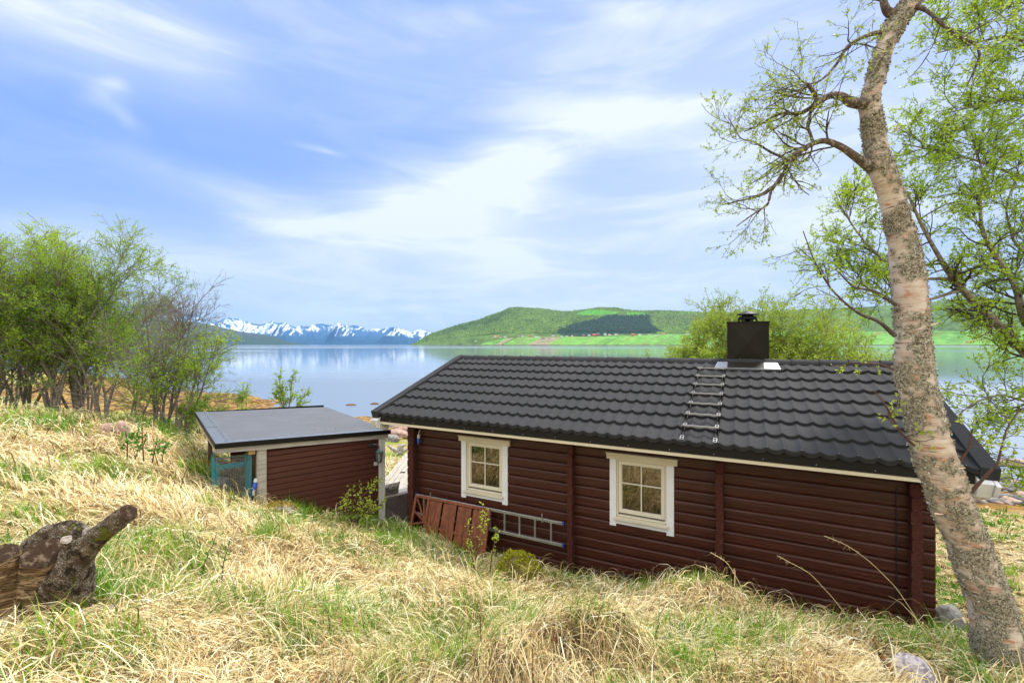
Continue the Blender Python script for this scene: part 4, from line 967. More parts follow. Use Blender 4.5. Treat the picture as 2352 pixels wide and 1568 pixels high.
def tree_bush(name, label, cat, px, Y, base_z, top_py, seed, stems=4, lean=.13, wide=1., leafk=7, leafs=.058, l1=11, l2=7, l3=4, mleaf=None, mtw=None, group=None, leafbias=(0, 1), rad=.042, dx=0., bare=0., low=.05, lmul=1.):
    r = np.random.default_rng(seed); X = (px - 1176) / F * Y; H = (791 - top_py) / F * Y - base_z
    P = np.empty((stems, 10, 3)); R = np.empty((stems, 10))
    for i in range(stems):
        a = 2 * math.pi * (i + r.uniform(-.3, .3)) / stems; h = H * (r.uniform(.62, .9) if i else .90)
        d = np.array([math.cos(a) * lean + dx, math.sin(a) * lean, 1.0]); p = np.array([X + math.cos(a) * .10, Y + math.sin(a) * .10, base_z - .1])
        for j in range(10):
            P[i, j] = p; R[i, j] = rad * (1 - .85 * j / 9) * r.uniform(.85, 1.1); d = unit(d + r.normal(size=3) * .10 * np.array([1, 1, .3]) + np.array([d[0], d[1], 0]) * .06); p = p + d * h / 9
    S1 = spawn(P, R, l1, low, .97, 42, 12, H * .40 * wide, .62, 7, .10, .10, .5, r)
    S2 = spawn(*S1, l2, .15, .98, 40, 14, H * .145 * wide, .4, 5, .12, .07, .55, r)
    S3 = spawn(*S2, l3, .2, 1., 38, 14, H * .060 * wide, .2, 4, .12, .04, .6, r)
    S1[1][:] = np.maximum(S1[1], .007); S2[1][:] = np.maximum(S2[1], .0045 * Y / 13); S3[1][:] = np.maximum(S3[1], .0028 * Y / 13)
    t = thing(name, label, cat, (X, Y, base_z), group=group); mtw = mtw or M_twig
    V, f = tubes(P, R, 7); objn('trunk', V, f, mtw, t, smooth=True)
    V, f = join([tubes(*S1, 4), tubes(*S2, 3)]); objn('branches', V, f, mtw, t)
    V, f = tubes(*S3, 3); tw = objn('twigs', V, f, mtw, t)
    keep = r.random(len(S3[0])) > bare * np.clip((S3[0][:, -1, 2] - base_z) / H * 1.9 - .6, 0, 1)
    V, f, n_ = leaves(S3[0][keep], leafk, leafs, r, spread=.03)
    cl = fbm(V[::4] * 1.3, seed, 2); hgt = np.clip((V[::4, 2] - base_z) / H, 0, 1)
    tint = np.clip(leafbias[0] + (leafbias[1] - leafbias[0]) * (.55 * cl + .3 * r.random(n_) + .25 * hgt), 0, 1)
    objn('crown', V, f, mleaf or M_leafA, t, tint=tint); return t

G1 = 'trees of the thicket on the left'
thicket = [
 # px, Y, top, label, kwargs
 (-40, 12.4, 500, 'dark barked tree at the left edge of the thicket with sparse dark leaves', dict(stems=5, leafbias=(-.2, .4), leafk=5, leafs=.048, bare=.5, lean=.16)),
 (60, 13.2, 512, 'tall leafy tree of the thicket, second from the left edge', dict(stems=6, low=.18, lean=.10, leafbias=(-.1, .75), leafk=8, leafs=.046)),
 (125, 12.8, 492, 'tallest bright green tree in the middle of the thicket', dict(stems=7, lean=.09, low=.2, leafbias=(.1, 1.05), leafk=13, leafs=.045, l1=14, l2=9)),
 (178, 13.4, 512, 'bright round crowned tree right of the tallest thicket tree', dict(stems=7, lean=.10, low=.2, leafbias=(.2, 1.25), leafk=14, leafs=.046, wide=.95, l1=14, l2=9)),
 (235, 12.8, 580, 'leafy mid height tree below the bright round crown', dict(stems=5, low=.22, lean=.10, leafbias=(-.1, .8), leafk=8, leafs=.046)),
 (368, 12.6, 612, 'almost bare crowned tree with fine grey twigs against the sky', dict(stems=6, leafk=3, bare=1.5, lean=.12, leafs=.045, leafbias=(.1, .9), l1=11, l3=5, l2=7, low=.2, wide=1.1)),
 (410, 12.2, 735, 'spreading green tree at the right end of the thicket', dict(stems=5, lean=.26, dx=.04, leafk=6, leafs=.048, leafbias=(.1, 1.0), low=.25, wide=1.25)),
 (468, 12.8, 885, 'low leafy shrub at the foot of the thicket by the shore', dict(stems=4, lean=.4, dx=.08, leafk=5, leafs=.045, leafbias=(.1, .9), rad=.02, wide=1.3)),
 (20, 15.8, 560, 'slender tree behind the left part of the thicket', dict(stems=5, leafk=6, leafs=.05, leafbias=(0, .8), wide=1.1, low=.25)),
 (195, 16.2, 545, 'slender tree behind the middle of the thicket', dict(stems=5, leafk=7, leafs=.05, leafbias=(.1, .9), wide=1.0, low=.25)),
 (310, 15.6, 690, 'slender tree behind the right part of the thicket', dict(stems=4, leafk=5, leafs=.05, leafbias=(0, .8), wide=1.0, low=.25)),
]
for i, (px, Y, top, lab, kw) in enumerate(thicket):
    X = (px - 1176) / F * Y
    tree_bush('birch_tree' if i != 7 else 'shrub', lab, 'tree' if i != 7 else 'shrub', px, Y, gz1(X, Y), top, 100 + i, group=G1, **kw)
G2 = 'willows on the shore behind the cabin roof'
for i, (px, Y, top, lab, kw) in enumerate([
 (1700, 15.2, 650, 'yellow green willow behind the chimney', dict(wide=.95, lean=.15)),
 (1640, 14.6, 690, 'low yellow green willow left of the chimney', dict(wide=.75, lean=.10)),
 (1820, 15.4, 655, 'yellow green willow right of the chimney', dict(wide=1.0, lean=.17)),
 (1925, 14.8, 705, 'lower open willow between the chimney and the big birch trunk', dict(wide=1.2, lean=.22))]):
    X = (px - 1176) / F * Y
    tree_bush('willow', lab, 'willow', px, Y, gz1(X, Y), top, 140 + i, group=G2, stems=8, leafk=10, leafs=.068, mleaf=M_leafB, mtw=M_twigL, leafbias=(.0, 1.), rad=.030, l1=12, l2=8, l3=4, low=.25, **kw)

# ------------------------------------------------------------------ big birch in front
def guided(pts, m):
    """pts (px, py, Y, radius in px) -> resampled polyline"""
    q = np.array([list(PV(a, b, c)) + [d * c / F] for a, b, c, d in pts]); s = np.concatenate([[0], np.cumsum(np.linalg.norm(np.diff(q[:, :3], axis=0), axis=1))])
    u = np.linspace(0, s[-1], m)
    # catmull-like smoothing
    q[:, 3] /= np.sqrt(1 + (q[:, 0] / q[:, 1]) ** 2); out = np.stack([np.interp(u, s, q[:, k]) for k in range(4)], -1)     # a round stem off the axis of a wide lens looks wider than it is
    for _ in range(max(1, m // 24)):
        o2 = out.copy(); o2[1:-1] = (out[:-2] + 2 * out[1:-1] + out[2:]) / 4; out = o2
    return out[:, :3], out[:, 3]
birch = thing('big_birch', 'large leaning birch with lichen covered peach bark in front of the cabin corner', 'birch', tuple(PV(2300, 1620, 3.15)))
TRK = [(2296, 1720, 3.3, 88), (2298, 1640, 3.28, 76), (2295, 1568, 3.25, 68), (2287, 1452, 3.2, 63), (2276, 1389, 3.2, 61), (2253, 1326, 3.18, 60), (2219, 1232, 3.15, 54), (2188, 1169, 3.15, 57), (2161, 1090, 3.12, 57), (2139, 1016, 3.1, 52), (2118, 936, 3.1, 50), (2098, 856, 3.1, 52), (2094, 776, 3.1, 45), (2092, 720, 3.1, 46), (2088, 643, 3.1, 47), (2071, 544, 3.1, 40), (2046, 445, 3.08, 35), (2019, 371, 3.05, 37), (2007, 297, 3.05, 31), (1995, 240, 3.02, 33), (2006, 198, 3.0, 24), (2019, 148, 3.0, 25), (2037, 99, 3.0, 27), (2058, 50, 3.0, 30), (2098, 0, 3.0, 26), (2135, -60, 3.0, 24), (2170, -160, 3.0, 20), (2200, -350, 3.0, 15), (2212, -600, 3.0, 9), (2220, -850, 3.0, 2)]
tp, tr_ = guided(TRK, 600); tr_ = tr_ * np.interp(-tp[:, 2], [-.5, .6, 2.3], [.87, .95, .97])
NS = 88
def bark_mask(P):
    a = fbm(P * np.array([5.5, 5.5, 6.0]), 301, 4, .6); b = fbm(P * np.array([22, 22, 34.]), 302, 3)
    right = (P[:, 0] - np.interp(-P[:, 2], -tp[::-1, 2][::-1], tp[:, 0][::1]))      # offset from the axis
    return a * .66 + b * .40
T = unit(np.gradient(tp, axis=0)); e1 = unit(np.cross(T, np.array([0, 1., 0]))); e2 = np.cross(T, e1)
aa = np.arange(NS) * 2 * math.pi / NS
ringd = (np.cos(aa)[None, :, None] * e1[:, None, :] + np.sin(aa)[None, :, None] * e2[:, None, :])
Pt = tp[:, None, :] + ringd * tr_[:, None, None]
flat_ = Pt.reshape(-1, 3); mk = bark_mask(flat_).reshape(len(tp), NS); mk = mk + .035 * ringd[..., 0]; lich = np.clip((mk - .466) / .06, 0, 1)
disp = (fbm(flat_ * 60, 303, 3) - .4).reshape(len(tp), NS) * .016 * lich + lich * .004 + (fbm(flat_ * np.array([5, 5, 4.]), 304, 3) - .5).reshape(len(tp), NS) * .022 + (fbm(flat_ * np.array([6, 6, 70.]), 305, 2) - .5).reshape(len(tp), NS) * .004
Pt = tp[:, None, :] + ringd * (tr_[:, None] + disp)[..., None]
ids = np.arange(len(tp) * NS).reshape(len(tp), NS); nx = np.roll(ids, -1, 1); f = np.stack([ids[:-1], ids[1:], nx[1:], nx[:-1]], -1).reshape(-1, 4)
m = bpy.data.materials.new('lichened_birch_bark'); m.use_nodes = True; t = m.node_tree; p = t.nodes['Principled BSDF']; p.inputs['Roughness'].default_value = .75; p.inputs['Specular IOR Level'].default_value = .25
co = N(t, 'ShaderNodeNewGeometry').outputs['Position']; at = N(t, 'ShaderNodeAttribute'); at.attribute_name = 'tint'
def nzm(sc, d=6, rot=(0, 0, 0), dist=0.):
    mp = N(t, 'ShaderNodeMapping'); mp.inputs[3].default_value = sc; mp.inputs[2].default_value = rot; t.links.new(co, mp.inputs[0])
    n = N(t, 'ShaderNodeTexNoise'); n.inputs['Scale'].default_value = 1; n.inputs['Detail'].default_value = d; n.inputs['Roughness'].default_value = .62; n.inputs['Distortion'].default_value = dist
    t.links.new(mp.outputs[0], n.inputs[0]); return n.outputs[0]
tilt = (0, math.radians(-18), 0)
c = mixc(t, smooth_n(t, nzm((5, 5, 14), 5, tilt), .35, .65), (.44, .325, .255), (.60, .52, .45))
c = mixc(t, smooth_n(t, nzm((7, 7, 22), 6, tilt, .4), .54, .66), c, (.42, .20, .11))
c = mixc(t, smooth_n(t, nzm((9, 9, 90), 4, tilt), .60, .68), c, (.20, .13, .10))
c = mixc(t, smooth_n(t, nzm((12, 12, 120), 4, tilt), .62, .70), c, (.62, .58, .52))
c = mixc(t, smooth_n(t, nzm((3, 3, 30), 5, tilt), .62, .68), c, (.07, .05, .045))
c = mixc(t, smooth_n(t, nzm((4, 4, 9), 5, tilt, .8), .64, .70), c, (.44, .22, .12))
lc = mixc(t, smooth_n(t, nzm((60, 60, 60), 6), .40, .60), (.12, .095, .07), (.40, .37, .28))
lc = mixc(t, smooth_n(t, nzm((130, 130, 130), 3), .54, .64), lc, (.56, .53, .43))
c = mixc(t, at.outputs['Fac'], c, lc); t.links.new(c, p.inputs['Base Color'])
b = N(t, 'ShaderNodeBump'); b.inputs['Strength'].default_value = .9; b.inputs['Distance'].default_value = .012
t.links.new(math_n(t, 'ADD', math_n(t, 'MULTIPLY', nzm((90, 90, 90), 6), math_n(t, 'MULTIPLY_ADD', at.outputs['Fac'], 1.2, .12)), math_n(t, 'MULTIPLY', nzm((6, 6, 90), 4, tilt), .35)), b.inputs['Height']); t.links.new(b.outputs[0], p.inputs['Normal'])
M_bark = m
trunk = objn('trunk', Pt.reshape(-1, 3), f, M_bark, birch, tint=lich.ravel(), smooth=True)
# crusty lichen flakes standing off the bark
r = np.random.default_rng(12); I = r.integers(20, len(tp) - 1, 60000); J = r.integers(0, NS, 60000); ok = (lich[I, J] > .6); I = I[ok]; J = J[ok]
I = I[:26000]; J = J[:26000]; p0 = Pt[I, J] + r.normal(size=(len(I), 3)) * .0035; nn = ringd[I, J]
ax_ = unit(r.normal(size=(len(I), 3)) + nn * .55); sd_ = unit(np.cross(ax_, r.normal(size=(len(I), 3)))); L = r.uniform(.004, .011, len(I))[:, None]
V = np.stack([p0 - sd_ * L * .4, p0 + ax_ * L - sd_ * L * .5, p0 + ax_ * L * 1.2 + sd_ * L * .4, p0 + sd_ * L * .45], 1).reshape(-1, 3)
M_lich = mat('grey_green_lichen', rough=.95, spec=.05, attr_ramp=[(0, (.08, .06, .045)), (.35, (.24, .21, .155)), (.75, (.46, .43, .33)), (1, (.62, .59, .48))])
objn('lichen', V, np.arange(len(V)).reshape(-1, 4), M_lich, trunk, tint=r.random(len(I)), kind='stuff')
# peeled bark curls
M_curl = mat('peeling_birch_bark', (.62, .45, .34), .6, .3); rr = random.Random(5)
for (px, py) in ((2140, 1182), (2190, 1075), (2120, 1000), (2060, 300), (2190, 1045), (2215, 1420), (2128, 745)):
    q = PV(px, py, 3.02); a0 = rr.uniform(0, 6)
    mbp = MB()
    for k in range(1): mbp.tube([Vector(q) + Vector((rr.uniform(-.02, .02), -.01, rr.uniform(-.02, .02))), Vector(q) + Vector((rr.uniform(-.05, .05), -.035, rr.uniform(-.02, .03)))], [.008, .003], 5)
    obj('bark_curl', mbp, M_curl, trunk)

def limb_tree(parent, limbs, seed, cnt, L1, L2, L3, leafk, leafs, mtw, mleaf, bias, mlimb=None, minr=(.004, .0022, .0014), lv=(9, 6, 4), ends=False, droop=0., wob=.12, part='branch'):
    r = np.random.default_rng(seed); tw = []; lf = []; tn = []
    for k, lb in enumerate(limbs):
        P, R = guided(lb, 26); P = P + np.cumsum(r.normal(size=P.shape) * .0016 * P[0, 1] / 3, 0) * np.linspace(0, 1, 26)[:, None] * .4
        Lg = float(np.linalg.norm(np.diff(P, axis=0), axis=1).sum()); n1 = max(3, int(cnt * Lg))
        lo = .25
        S1 = spawn(P[None], R[None], n1, lo, 1., 48, 15, L1, .25, 7, wob, .04 + droop, .5, r)
        S2 = spawn(*S1, lv[1], .15, 1., 42, 14, L2, .3, 5, wob, .04 + droop, .6, r)
        S3 = spawn(*S2, lv[2], .2, 1., 42, 14, L3, .2, 4, wob, .03 + droop, .6, r)
        for S_, mr in ((S1, minr[0]), (S2, minr[1]), (S3, minr[2])): S_[1][:] = np.clip(S_[1], mr, mr * 3.2)
        V, f = tubes(P[None], R[None], 9); br = objn(part, V, f, mlimb or mtw, parent, smooth=True)
        V, f = join([tubes(*S1, 4), tubes(*S2, 3), tubes(*S3, 3)]); objn('twigs', V, f, mtw, br)
        V, f, n_ = leaves(S3[0], leafk, leafs, r, spread=leafs * .25); V2, f2, n2__ = leaves(S2[0], max(1, leafk // 2), leafs, r, spread=leafs * .25)
        V, f = join([(V, f), (V2, f2)]); cl = fbm(V[::4] * 2.0, seed + k, 2)
        objn('leaves', V, f, mleaf, br, tint=np.clip(bias[0] + (bias[1] - bias[0]) * (.6 * cl + .45 * r.random(len(cl))), 0, 1))
Yb = 3.05
L_main = [
 [(1985, 238, 3.0, 17), (1955, 238, 2.98, 13), (1935, 220, 2.95, 11), (1905, 218, 2.9, 9), (1875, 238, 2.88, 7), (1840, 262, 2.9, 5), (1790, 258, 2.95, 3.5), (1750, 285, 3.0, 2.5), (1712, 300, 3.0, 1.5)],
 [(1880, 235, 2.88, 6), (1865, 205, 2.85, 6), (1852, 190, 2.82, 4), (1835, 215, 2.8, 3), (1800, 225, 2.8, 2), (1760, 250, 2.8, 1.5)],
 [(2000, 385, 3.05, 15), (1968, 362, 3.0, 11), (1935, 338, 2.95, 9), (1895, 321, 2.9, 8), (1868, 328, 2.88, 7), (1838, 348, 2.88, 7), (1808, 366, 2.9, 6.5), (1806, 392, 2.92, 6), (1788, 420, 2.95, 5), (1765, 445, 3.0, 3.5), (1735, 455, 3.0, 2.5), (1700, 462, 3.05, 2), (1672, 470, 3.1, 1.5)],
 [(1800, 402, 2.94, 4), (1784, 420, 2.95, 4), (1770, 442, 2.96, 3.6), (1764, 470, 2.95, 3.2), (1745, 482, 2.95, 2.5), (1718, 500, 2.95, 1.8), (1690, 520, 2.95, 1.2)],
 [(1808, 366, 2.9, 4), (1770, 350, 2.85, 3), (1730, 325, 2.85, 2), (1700, 320, 2.85, 1.4), (1672, 270, 2.85, 1)],
 [(1868, 328, 2.88, 4), (1855, 290, 2.9, 4), (1865, 255, 2.92, 4), (1880, 240, 2.9, 3)],
 [(2040, 70, 3.0, 7), (2010, 76, 3.0, 7), (1975, 88, 2.95, 5), (1945, 108, 2.92, 4.5), (1925, 145, 2.9, 4), (1905, 170, 2.9, 3.5), (1880, 190, 2.88, 2.5), (1850, 195, 2.85, 2), (1820, 160, 2.85, 1.4)],
 [(2062, 40, 3.0, 18), (2035, 25, 2.98, 11), (2028, 0, 2.97, 9), (2026, -80, 2.95, 8)],
 [(2095, 10, 2.98, 9), (2130, 25, 2.9, 5.5), (2165, 58, 2.85, 5), (2205, 88, 2.8, 4.5), (2240, 100, 2.8, 4), (2252, 130, 2.8, 3.5), (2236, 165, 2.82, 2.5), (2220, 200, 2.85, 1.8)],
]
limb_tree(birch, L_main, 7, 12, .32, .18, .09, 5, .0185, M_twigD, M_leafB, (.35, 1.15), mlimb=M_limb, minr=(.0018, .0011, .0008), lv=(9, 5, 3), wob=.16)
L_top = [
 [(2185, -230, 3.0, 12), (2100, -300, 3.0, 8), (2000, -370, 3.0, 5), (1900, -480, 3.0, 2)],
 [(2200, -350, 3.0, 11), (2300, -420, 3.0, 7), (2420, -520, 3.1, 4), (2500, -640, 3.1, 2)],
 [(2208, -500, 3.0, 8), (2140, -620, 2.9, 5), (2060, -760, 2.9, 2)],
 [(2212, -600, 3.0, 7), (2290, -720, 3.1, 4), (2340, -860, 3.2, 2)],
 [(2028, -70, 2.95, 8), (2000, -200, 2.9, 6), (1950, -330, 2.9, 4), (1900, -450, 2.9, 2)],
]
limb_tree(birch, L_top, 23, 9, .40, .22, .11, 4, .0185, M_twigD, M_leafB, (.35, 1.15), mlimb=M_limb, minr=(.0018, .0011, .0008), lv=(9, 5, 3), wob=.16)
L_low = [
 [(2100, 1022, 3.0, 4), (2070, 995, 2.9, 3), (2050, 960, 2.85, 3), (2030, 925, 2.8, 2.2), (2005, 895, 2.8, 1.6)],
 [(2052, 848, 3.0, 3.5), (2020, 835, 2.9, 2.2), (1980, 833, 2.85, 2), (1950, 832, 2.85, 1.5)],
 [(2232, 1128, 3.05, 6), (2262, 1095, 3.0, 4.5), (2292, 1065, 2.95, 4), (2300, 1025, 2.95, 3), (2310, 985, 2.95, 2.4), (2340, 940, 2.95, 2)],
 [(2205, 1060, 3.05, 4), (2225, 1030, 3.0, 3), (2235, 985, 2.95, 2.2)],
 [(2055, 770, 3.0, 7), (2020, 738, 2.95, 5), (1975, 722, 2.9, 4), (1945, 700, 2.9, 3), (1905, 660, 2.9, 2.4), (1870, 600, 2.9, 1.8), (1845, 530, 2.9, 1.2)],
 [(2058, 700, 3.0, 6), (2010, 668, 2.95, 4), (1960, 660, 2.9, 3), (1920, 620, 2.9, 2)],
]
limb_tree(birch, L_low[:4], 17, 9, .16, .09, .05, 5, .024, M_twigR, M_leafB, (.3, 1.1), minr=(.0020, .0014, .001), lv=(5, 3, 1), wob=.14)
limb_tree(birch, L_low[4:], 19, 9, .22, .14, .08, 4, .022, M_twigD, M_leafA, (.35, 1.1), minr=(.0022, .0014, .001), lv=(5, 3, 2), wob=.14)

# two birches standing beyond the right edge, their crowns reach into view
def side_birch(label, base, trk, limbs, seed):
    limbs = [[(a, b, c, d * .80) for a, b, c, d in q] for q in limbs]
    t = thing('side_birch', label, 'birch', base)
    P, R = guided(trk, 40); P[0] = base; V, f = tubes(P[None], R[None], 10); objn('trunk', V, f, M_twig, t, smooth=True)
    limb_tree(t, limbs, seed, 8.5, .62, .36, .19, 6, .042, M_twigD, M_leafA, (.4, 1.2), mlimb=M_sidebark, minr=(.005, .003, .0018), lv=(8, 6, 4), wob=.14)
side_birch('leafy birch right of the big trunk with two thick crossing limbs', (8.3, 6.6, gz1(8.3, 6.6)), [(2490, 1390, 6.6, 34), (2480, 1100, 6.6, 30), (2475, 940, 6.6, 27), (2500, 600, 6.6, 22), (2520, 300, 6.6, 15), (2530, 0, 6.6, 8), (2530, -200, 6.6, 2)],
 [[(2478, 950, 6.6, 26), (2410, 870, 6.5, 19), (2352, 806, 6.4, 18), (2300, 752, 6.3, 16), (2240, 695, 6.2, 14), (2190, 640, 6.1, 12), (2158, 590, 6.0, 8), (2120, 520, 5.9, 6), (2085, 440, 5.8, 4)],
  [(2490, 860, 6.6, 20), (2420, 800, 6.5, 15), (2350, 742, 6.4, 14), (2336, 655, 6.3, 12), (2292, 592, 6.25, 9), (2258, 540, 6.2, 7), (2250, 470, 6.15, 5), (2262, 400, 6.1, 4), (2236, 320, 6.1, 3)],
  [(2190, 640, 6.1, 7), (2110, 640, 6.1, 5), (2040, 610, 6.1, 4), (1975, 540, 6.1, 3), (1925, 460, 6.1, 2)],
  [(2210, 665, 6.15, 6), (2130, 690, 6.2, 5), (2040, 690, 6.2, 3.5), (1960, 640, 6.2, 2), (1910, 600, 6.2, 1.5)],
  [(2475, 960, 6.5, 9), (2380, 930, 6.3, 6), (2300, 905, 6.2, 4), (2235, 925, 6.1, 3), (2195, 960, 6.1, 2)],
  [(2480, 1110, 6.3, 8), (2400, 1075, 6.0, 5), (2330, 1060, 5.9, 3), (2290, 1050, 5.9, 2)],
  [(2500, 640, 6.6, 10), (2620, 560, 6.8, 7), (2740, 420, 7.0, 4), (2800, 300, 7.1, 2)],
  [(2520, 300, 6.6, 10), (2620, 200, 6.8, 7), (2700, 40, 7.0, 4), (2730, -80, 7.1, 2)],
  [(2500, 640, 6.6, 10), (2400, 620, 6.5, 7), (2330, 560, 6.4, 5), (2310, 480, 6.4, 3.5), (2330, 420, 6.4, 2)]], 31)
side_birch('tall birch beyond the right edge whose crown fills the top right corner', (8.6, 7.2, gz1(8.6, 7.2)), [(2560, 1400, 7.2, 34), (2560, 900, 7.2, 28), (2570, 500, 7.1, 22), (2560, 100, 7.0, 16), (2560, -250, 7., 9), (2550, -520, 7., 2)],
 [[(2565, 560, 7.1, 12), (2440, 480, 6.9, 8), (2330, 400, 6.7, 6), (2230, 365, 6.6, 4), (2140, 345, 6.5, 3), (2070, 330, 6.5, 2)],
  [(2565, 400, 7.1, 12), (2430, 270, 6.9, 8), (2330, 225, 6.7, 5), (2240, 245, 6.6, 4), (2160, 265, 6.5, 2)],
  [(2565, 250, 7.1, 12), (2420, 120, 6.9, 8), (2310, 80, 6.7, 5), (2230, 100, 6.6, 3), (2150, 120, 6.6, 2)],
  [(2565, 500, 7.1, 12), (2680, 420, 7.3, 8), (2800, 300, 7.5, 5), (2900, 220, 7.6, 2)],
  [(2560, 100, 7.1, 12), (2680, 0, 7.3, 8), (2780, -140, 7.5, 4), (2840, -260, 7.6, 2)],
  [(2560, -200, 7.1, 10), (2480, -330, 7.0, 6), (2380, -440, 6.9, 2)],
  [(2565, 120, 7.1, 12), (2440, 10, 6.9, 8), (2340, -40, 6.7, 5), (2240, -30, 6.6, 3), (2150, 10, 6.6, 2)]], 37)

# ------------------------------------------------------------------ saplings, seedlings and bare stems
def sapling(name, label, cat, stems, seed, leafs=.02, L1=.10, L2=.05, n1=10, leafk=3, mleaf=None, mtw=None, base=None, minr=.0012, bias=(.4, 1.1), part='stem', ang=38):
    r = np.random.default_rng(seed); b = PV(*stems[0][0][:3]) if base is None else base
    t = thing(name, label, cat, tuple(b))
    for st_ in stems:
        P, R = guided(st_, 16); V, f = tubes(P[None], np.maximum(R[None], minr), 6); sm = objn(part, V, f, mtw or M_twigR, t, smooth=True)
        parts = []; Pl = []
        if n1:
            S1 = spawn(P[None], R[None], n1, .3, 1., ang, 12, L1, .3, 5, .1, .06, .6, r); S1[1][:] = np.maximum(S1[1] * .7, minr * .8); parts.append(tubes(*S1, 3)); Pl.append(S1[0])
            if L2: S2 = spawn(*S1, 2, .2, 1., 40, 12, L2, .3, 5, .1, .05, .6, r); S2[1][:] = minr * .7; parts.append(tubes(*S2, 3)); Pl.append(S2[0])
            V, f = join(parts); objn('twigs', V, f, mtw or M_twigR, sm)
        Pl = np.concatenate(Pl) if Pl else np.repeat(P[None, ::4][:, :5], 6, 0)
        V, f, n_ = leaves(Pl, leafk, leafs, r, tlo=.2, spread=leafs * .2); objn('leaves', V, f, mleaf or M_leafB, sm, tint=np.clip(bias[0] + (bias[1] - bias[0]) * r.random(n_), 0, 1))
    return t
sapling('willow_sapling', 'yellow green leafy sapling growing against the brown shed wall', 'sapling', [[(812, 1205, 7.7, 3), (815, 1170, 7.7, 2), (830, 1140, 7.7, 1.5), (862, 1112, 7.7, 1)], [(810, 1205, 7.7, 3), (800, 1170, 7.65, 2), (796, 1150, 7.6, 1)], [(812, 1205, 7.7, 3), (840, 1170, 7.6, 2), (880, 1158, 7.5, 1)], [(812, 1205, 7.7, 3), (830, 1180, 7.6, 2), (855, 1175, 7.5, 1)]], 51, bias=(.6, 1.3), leafs=.042, L1=.28, L2=.14, n1=14, leafk=4, minr=.003)
sapling('willow_sapling', 'thin green sapling standing before the leaning fence panel', 'sapling', [[(1098, 1345, 5.6, 2.2), (1085, 1280, 5.6, 1.8), (1075, 1230, 5.6, 1.3), (1078, 1205, 5.6, .8)], [(1090, 1290, 5.6, 1.6), (1108, 1230, 5.6, 1.2), (1112, 1160, 5.6, .8)]], 52, bias=(.6, 1.3), leafs=.036, L1=.10, L2=0, n1=22, leafk=4, minr=.002, ang=45)
sapling('willow_sapling', 'shorter sapling just left of the mossy boulder', 'sapling', [[(1125, 1325, 5.7, 2), (1130, 1270, 5.7, 1.4), (1143, 1215, 5.7, .8)]], 53, bias=(.6, 1.3), leafs=.034, L1=.08, L2=0, n1=18, leafk=4, minr=.002, ang=45)
M_rowan = mat('rowan_leaf_green', rough=.6, spec=.2, trans=.35, attr_ramp=[(0, (.05, .16, .015)), (1, (.13, .32, .03))])
sapling('rowan_seedling', 'fresh green rowan seedlings in the dry grass below the thicket', 'seedling', [[(330, 1058, 7.4, 2), (327, 1010, 7.4, 1.4), (326, 978, 7.4, 1)], [(292, 1055, 7.4, 2), (293, 1010, 7.4, 1.3), (288, 990, 7.4, 1)], [(350, 1062, 7.3, 2), (356, 1030, 7.3, 1.2), (362, 1012, 7.3, 1)], [(372, 1060, 7.2, 1.4), (376, 1035, 7.2, 1), (381, 1020, 7.2, .8)], [(310, 1055, 7.3, 1.4), (318, 1030, 7.3, 1), (310, 1000, 7.3, .8)]], 54, leafs=.055, L1=.15, L2=0, n1=12, leafk=6, mleaf=M_rowan, bias=(.1, 1.), minr=.0025, ang=60)
sapling('raspberry_cane', 'two tall red brown canes with few green leaves left of the panel', 'shrub', [[(510, 1470, 3.6, 1.8), (505, 1380, 3.62, 1.6), (513, 1290, 3.62, 1.3), (528, 1245, 3.62, 1)], [(452, 1378, 3.7, 1.6), (470, 1290, 3.7, 1.4), (490, 1250, 3.7, 1), (497, 1225, 3.7, .8)]], 55, leafs=.030, L1=.05, L2=0, n1=12, leafk=4, mleaf=M_rowan, bias=(.3, 1.), minr=.0022, ang=55)
sapling('bare_shrub', 'leafless reddish twigs before the cage end of the shed', 'shrub', [[(395, 1135, 6.4, 1.6), (402, 1100, 6.4, 1), (405, 1075, 6.4, .6)], [(412, 1135, 6.4, 1.6), (420, 1100, 6.4, 1), (432, 1070, 6.4, .6)], [(500, 1205, 6.4, 1.6), (508, 1160, 6.4, 1), (510, 1110, 6.4, .6)], [(515, 1205, 6.4, 1.6), (525, 1160, 6.4, 1), (540, 1105, 6.4, .6)]], 56, leafs=.012, L1=.12, L2=0, n1=6, leafk=1, minr=.002)
b0 = gz1(-15.6, 32.)
sapling('willow_shrub', 'young upright willow shrub on the shore behind the shed roof', 'shrub', [[(655, 965, 30, 2), (650, 915, 30, 1.2), (640, 868, 30, .5)], [(660, 965, 30, 2), (668, 905, 30, 1.2), (672, 862, 30, .5)], [(660, 965, 30, 2), (685, 930, 30, 1.2), (700, 905, 30, .5)], [(655, 965, 30, 2), (648, 930, 30, 1.2), (638, 900, 30, .5)]], 57, leafs=.13, L1=.8, L2=.35, n1=24, leafk=6, mleaf=M_leafA, bias=(.3, 1.), minr=.012, mtw=M_twig)
sapling('willow_shrub', 'pair of thin shoots on the shore right of the thicket', 'shrub', [[(555, 945, 24, 1.5), (557, 905, 24, 1), (558, 880, 24, .4)], [(565, 945, 24, 1.5), (566, 915, 24, 1), (568, 890, 24, .4)]], 58, leafs=.13, L1=.22, L2=0, n1=14, leafk=3, mleaf=M_leafA, bias=(.3, 1.), minr=.008, mtw=M_twig)
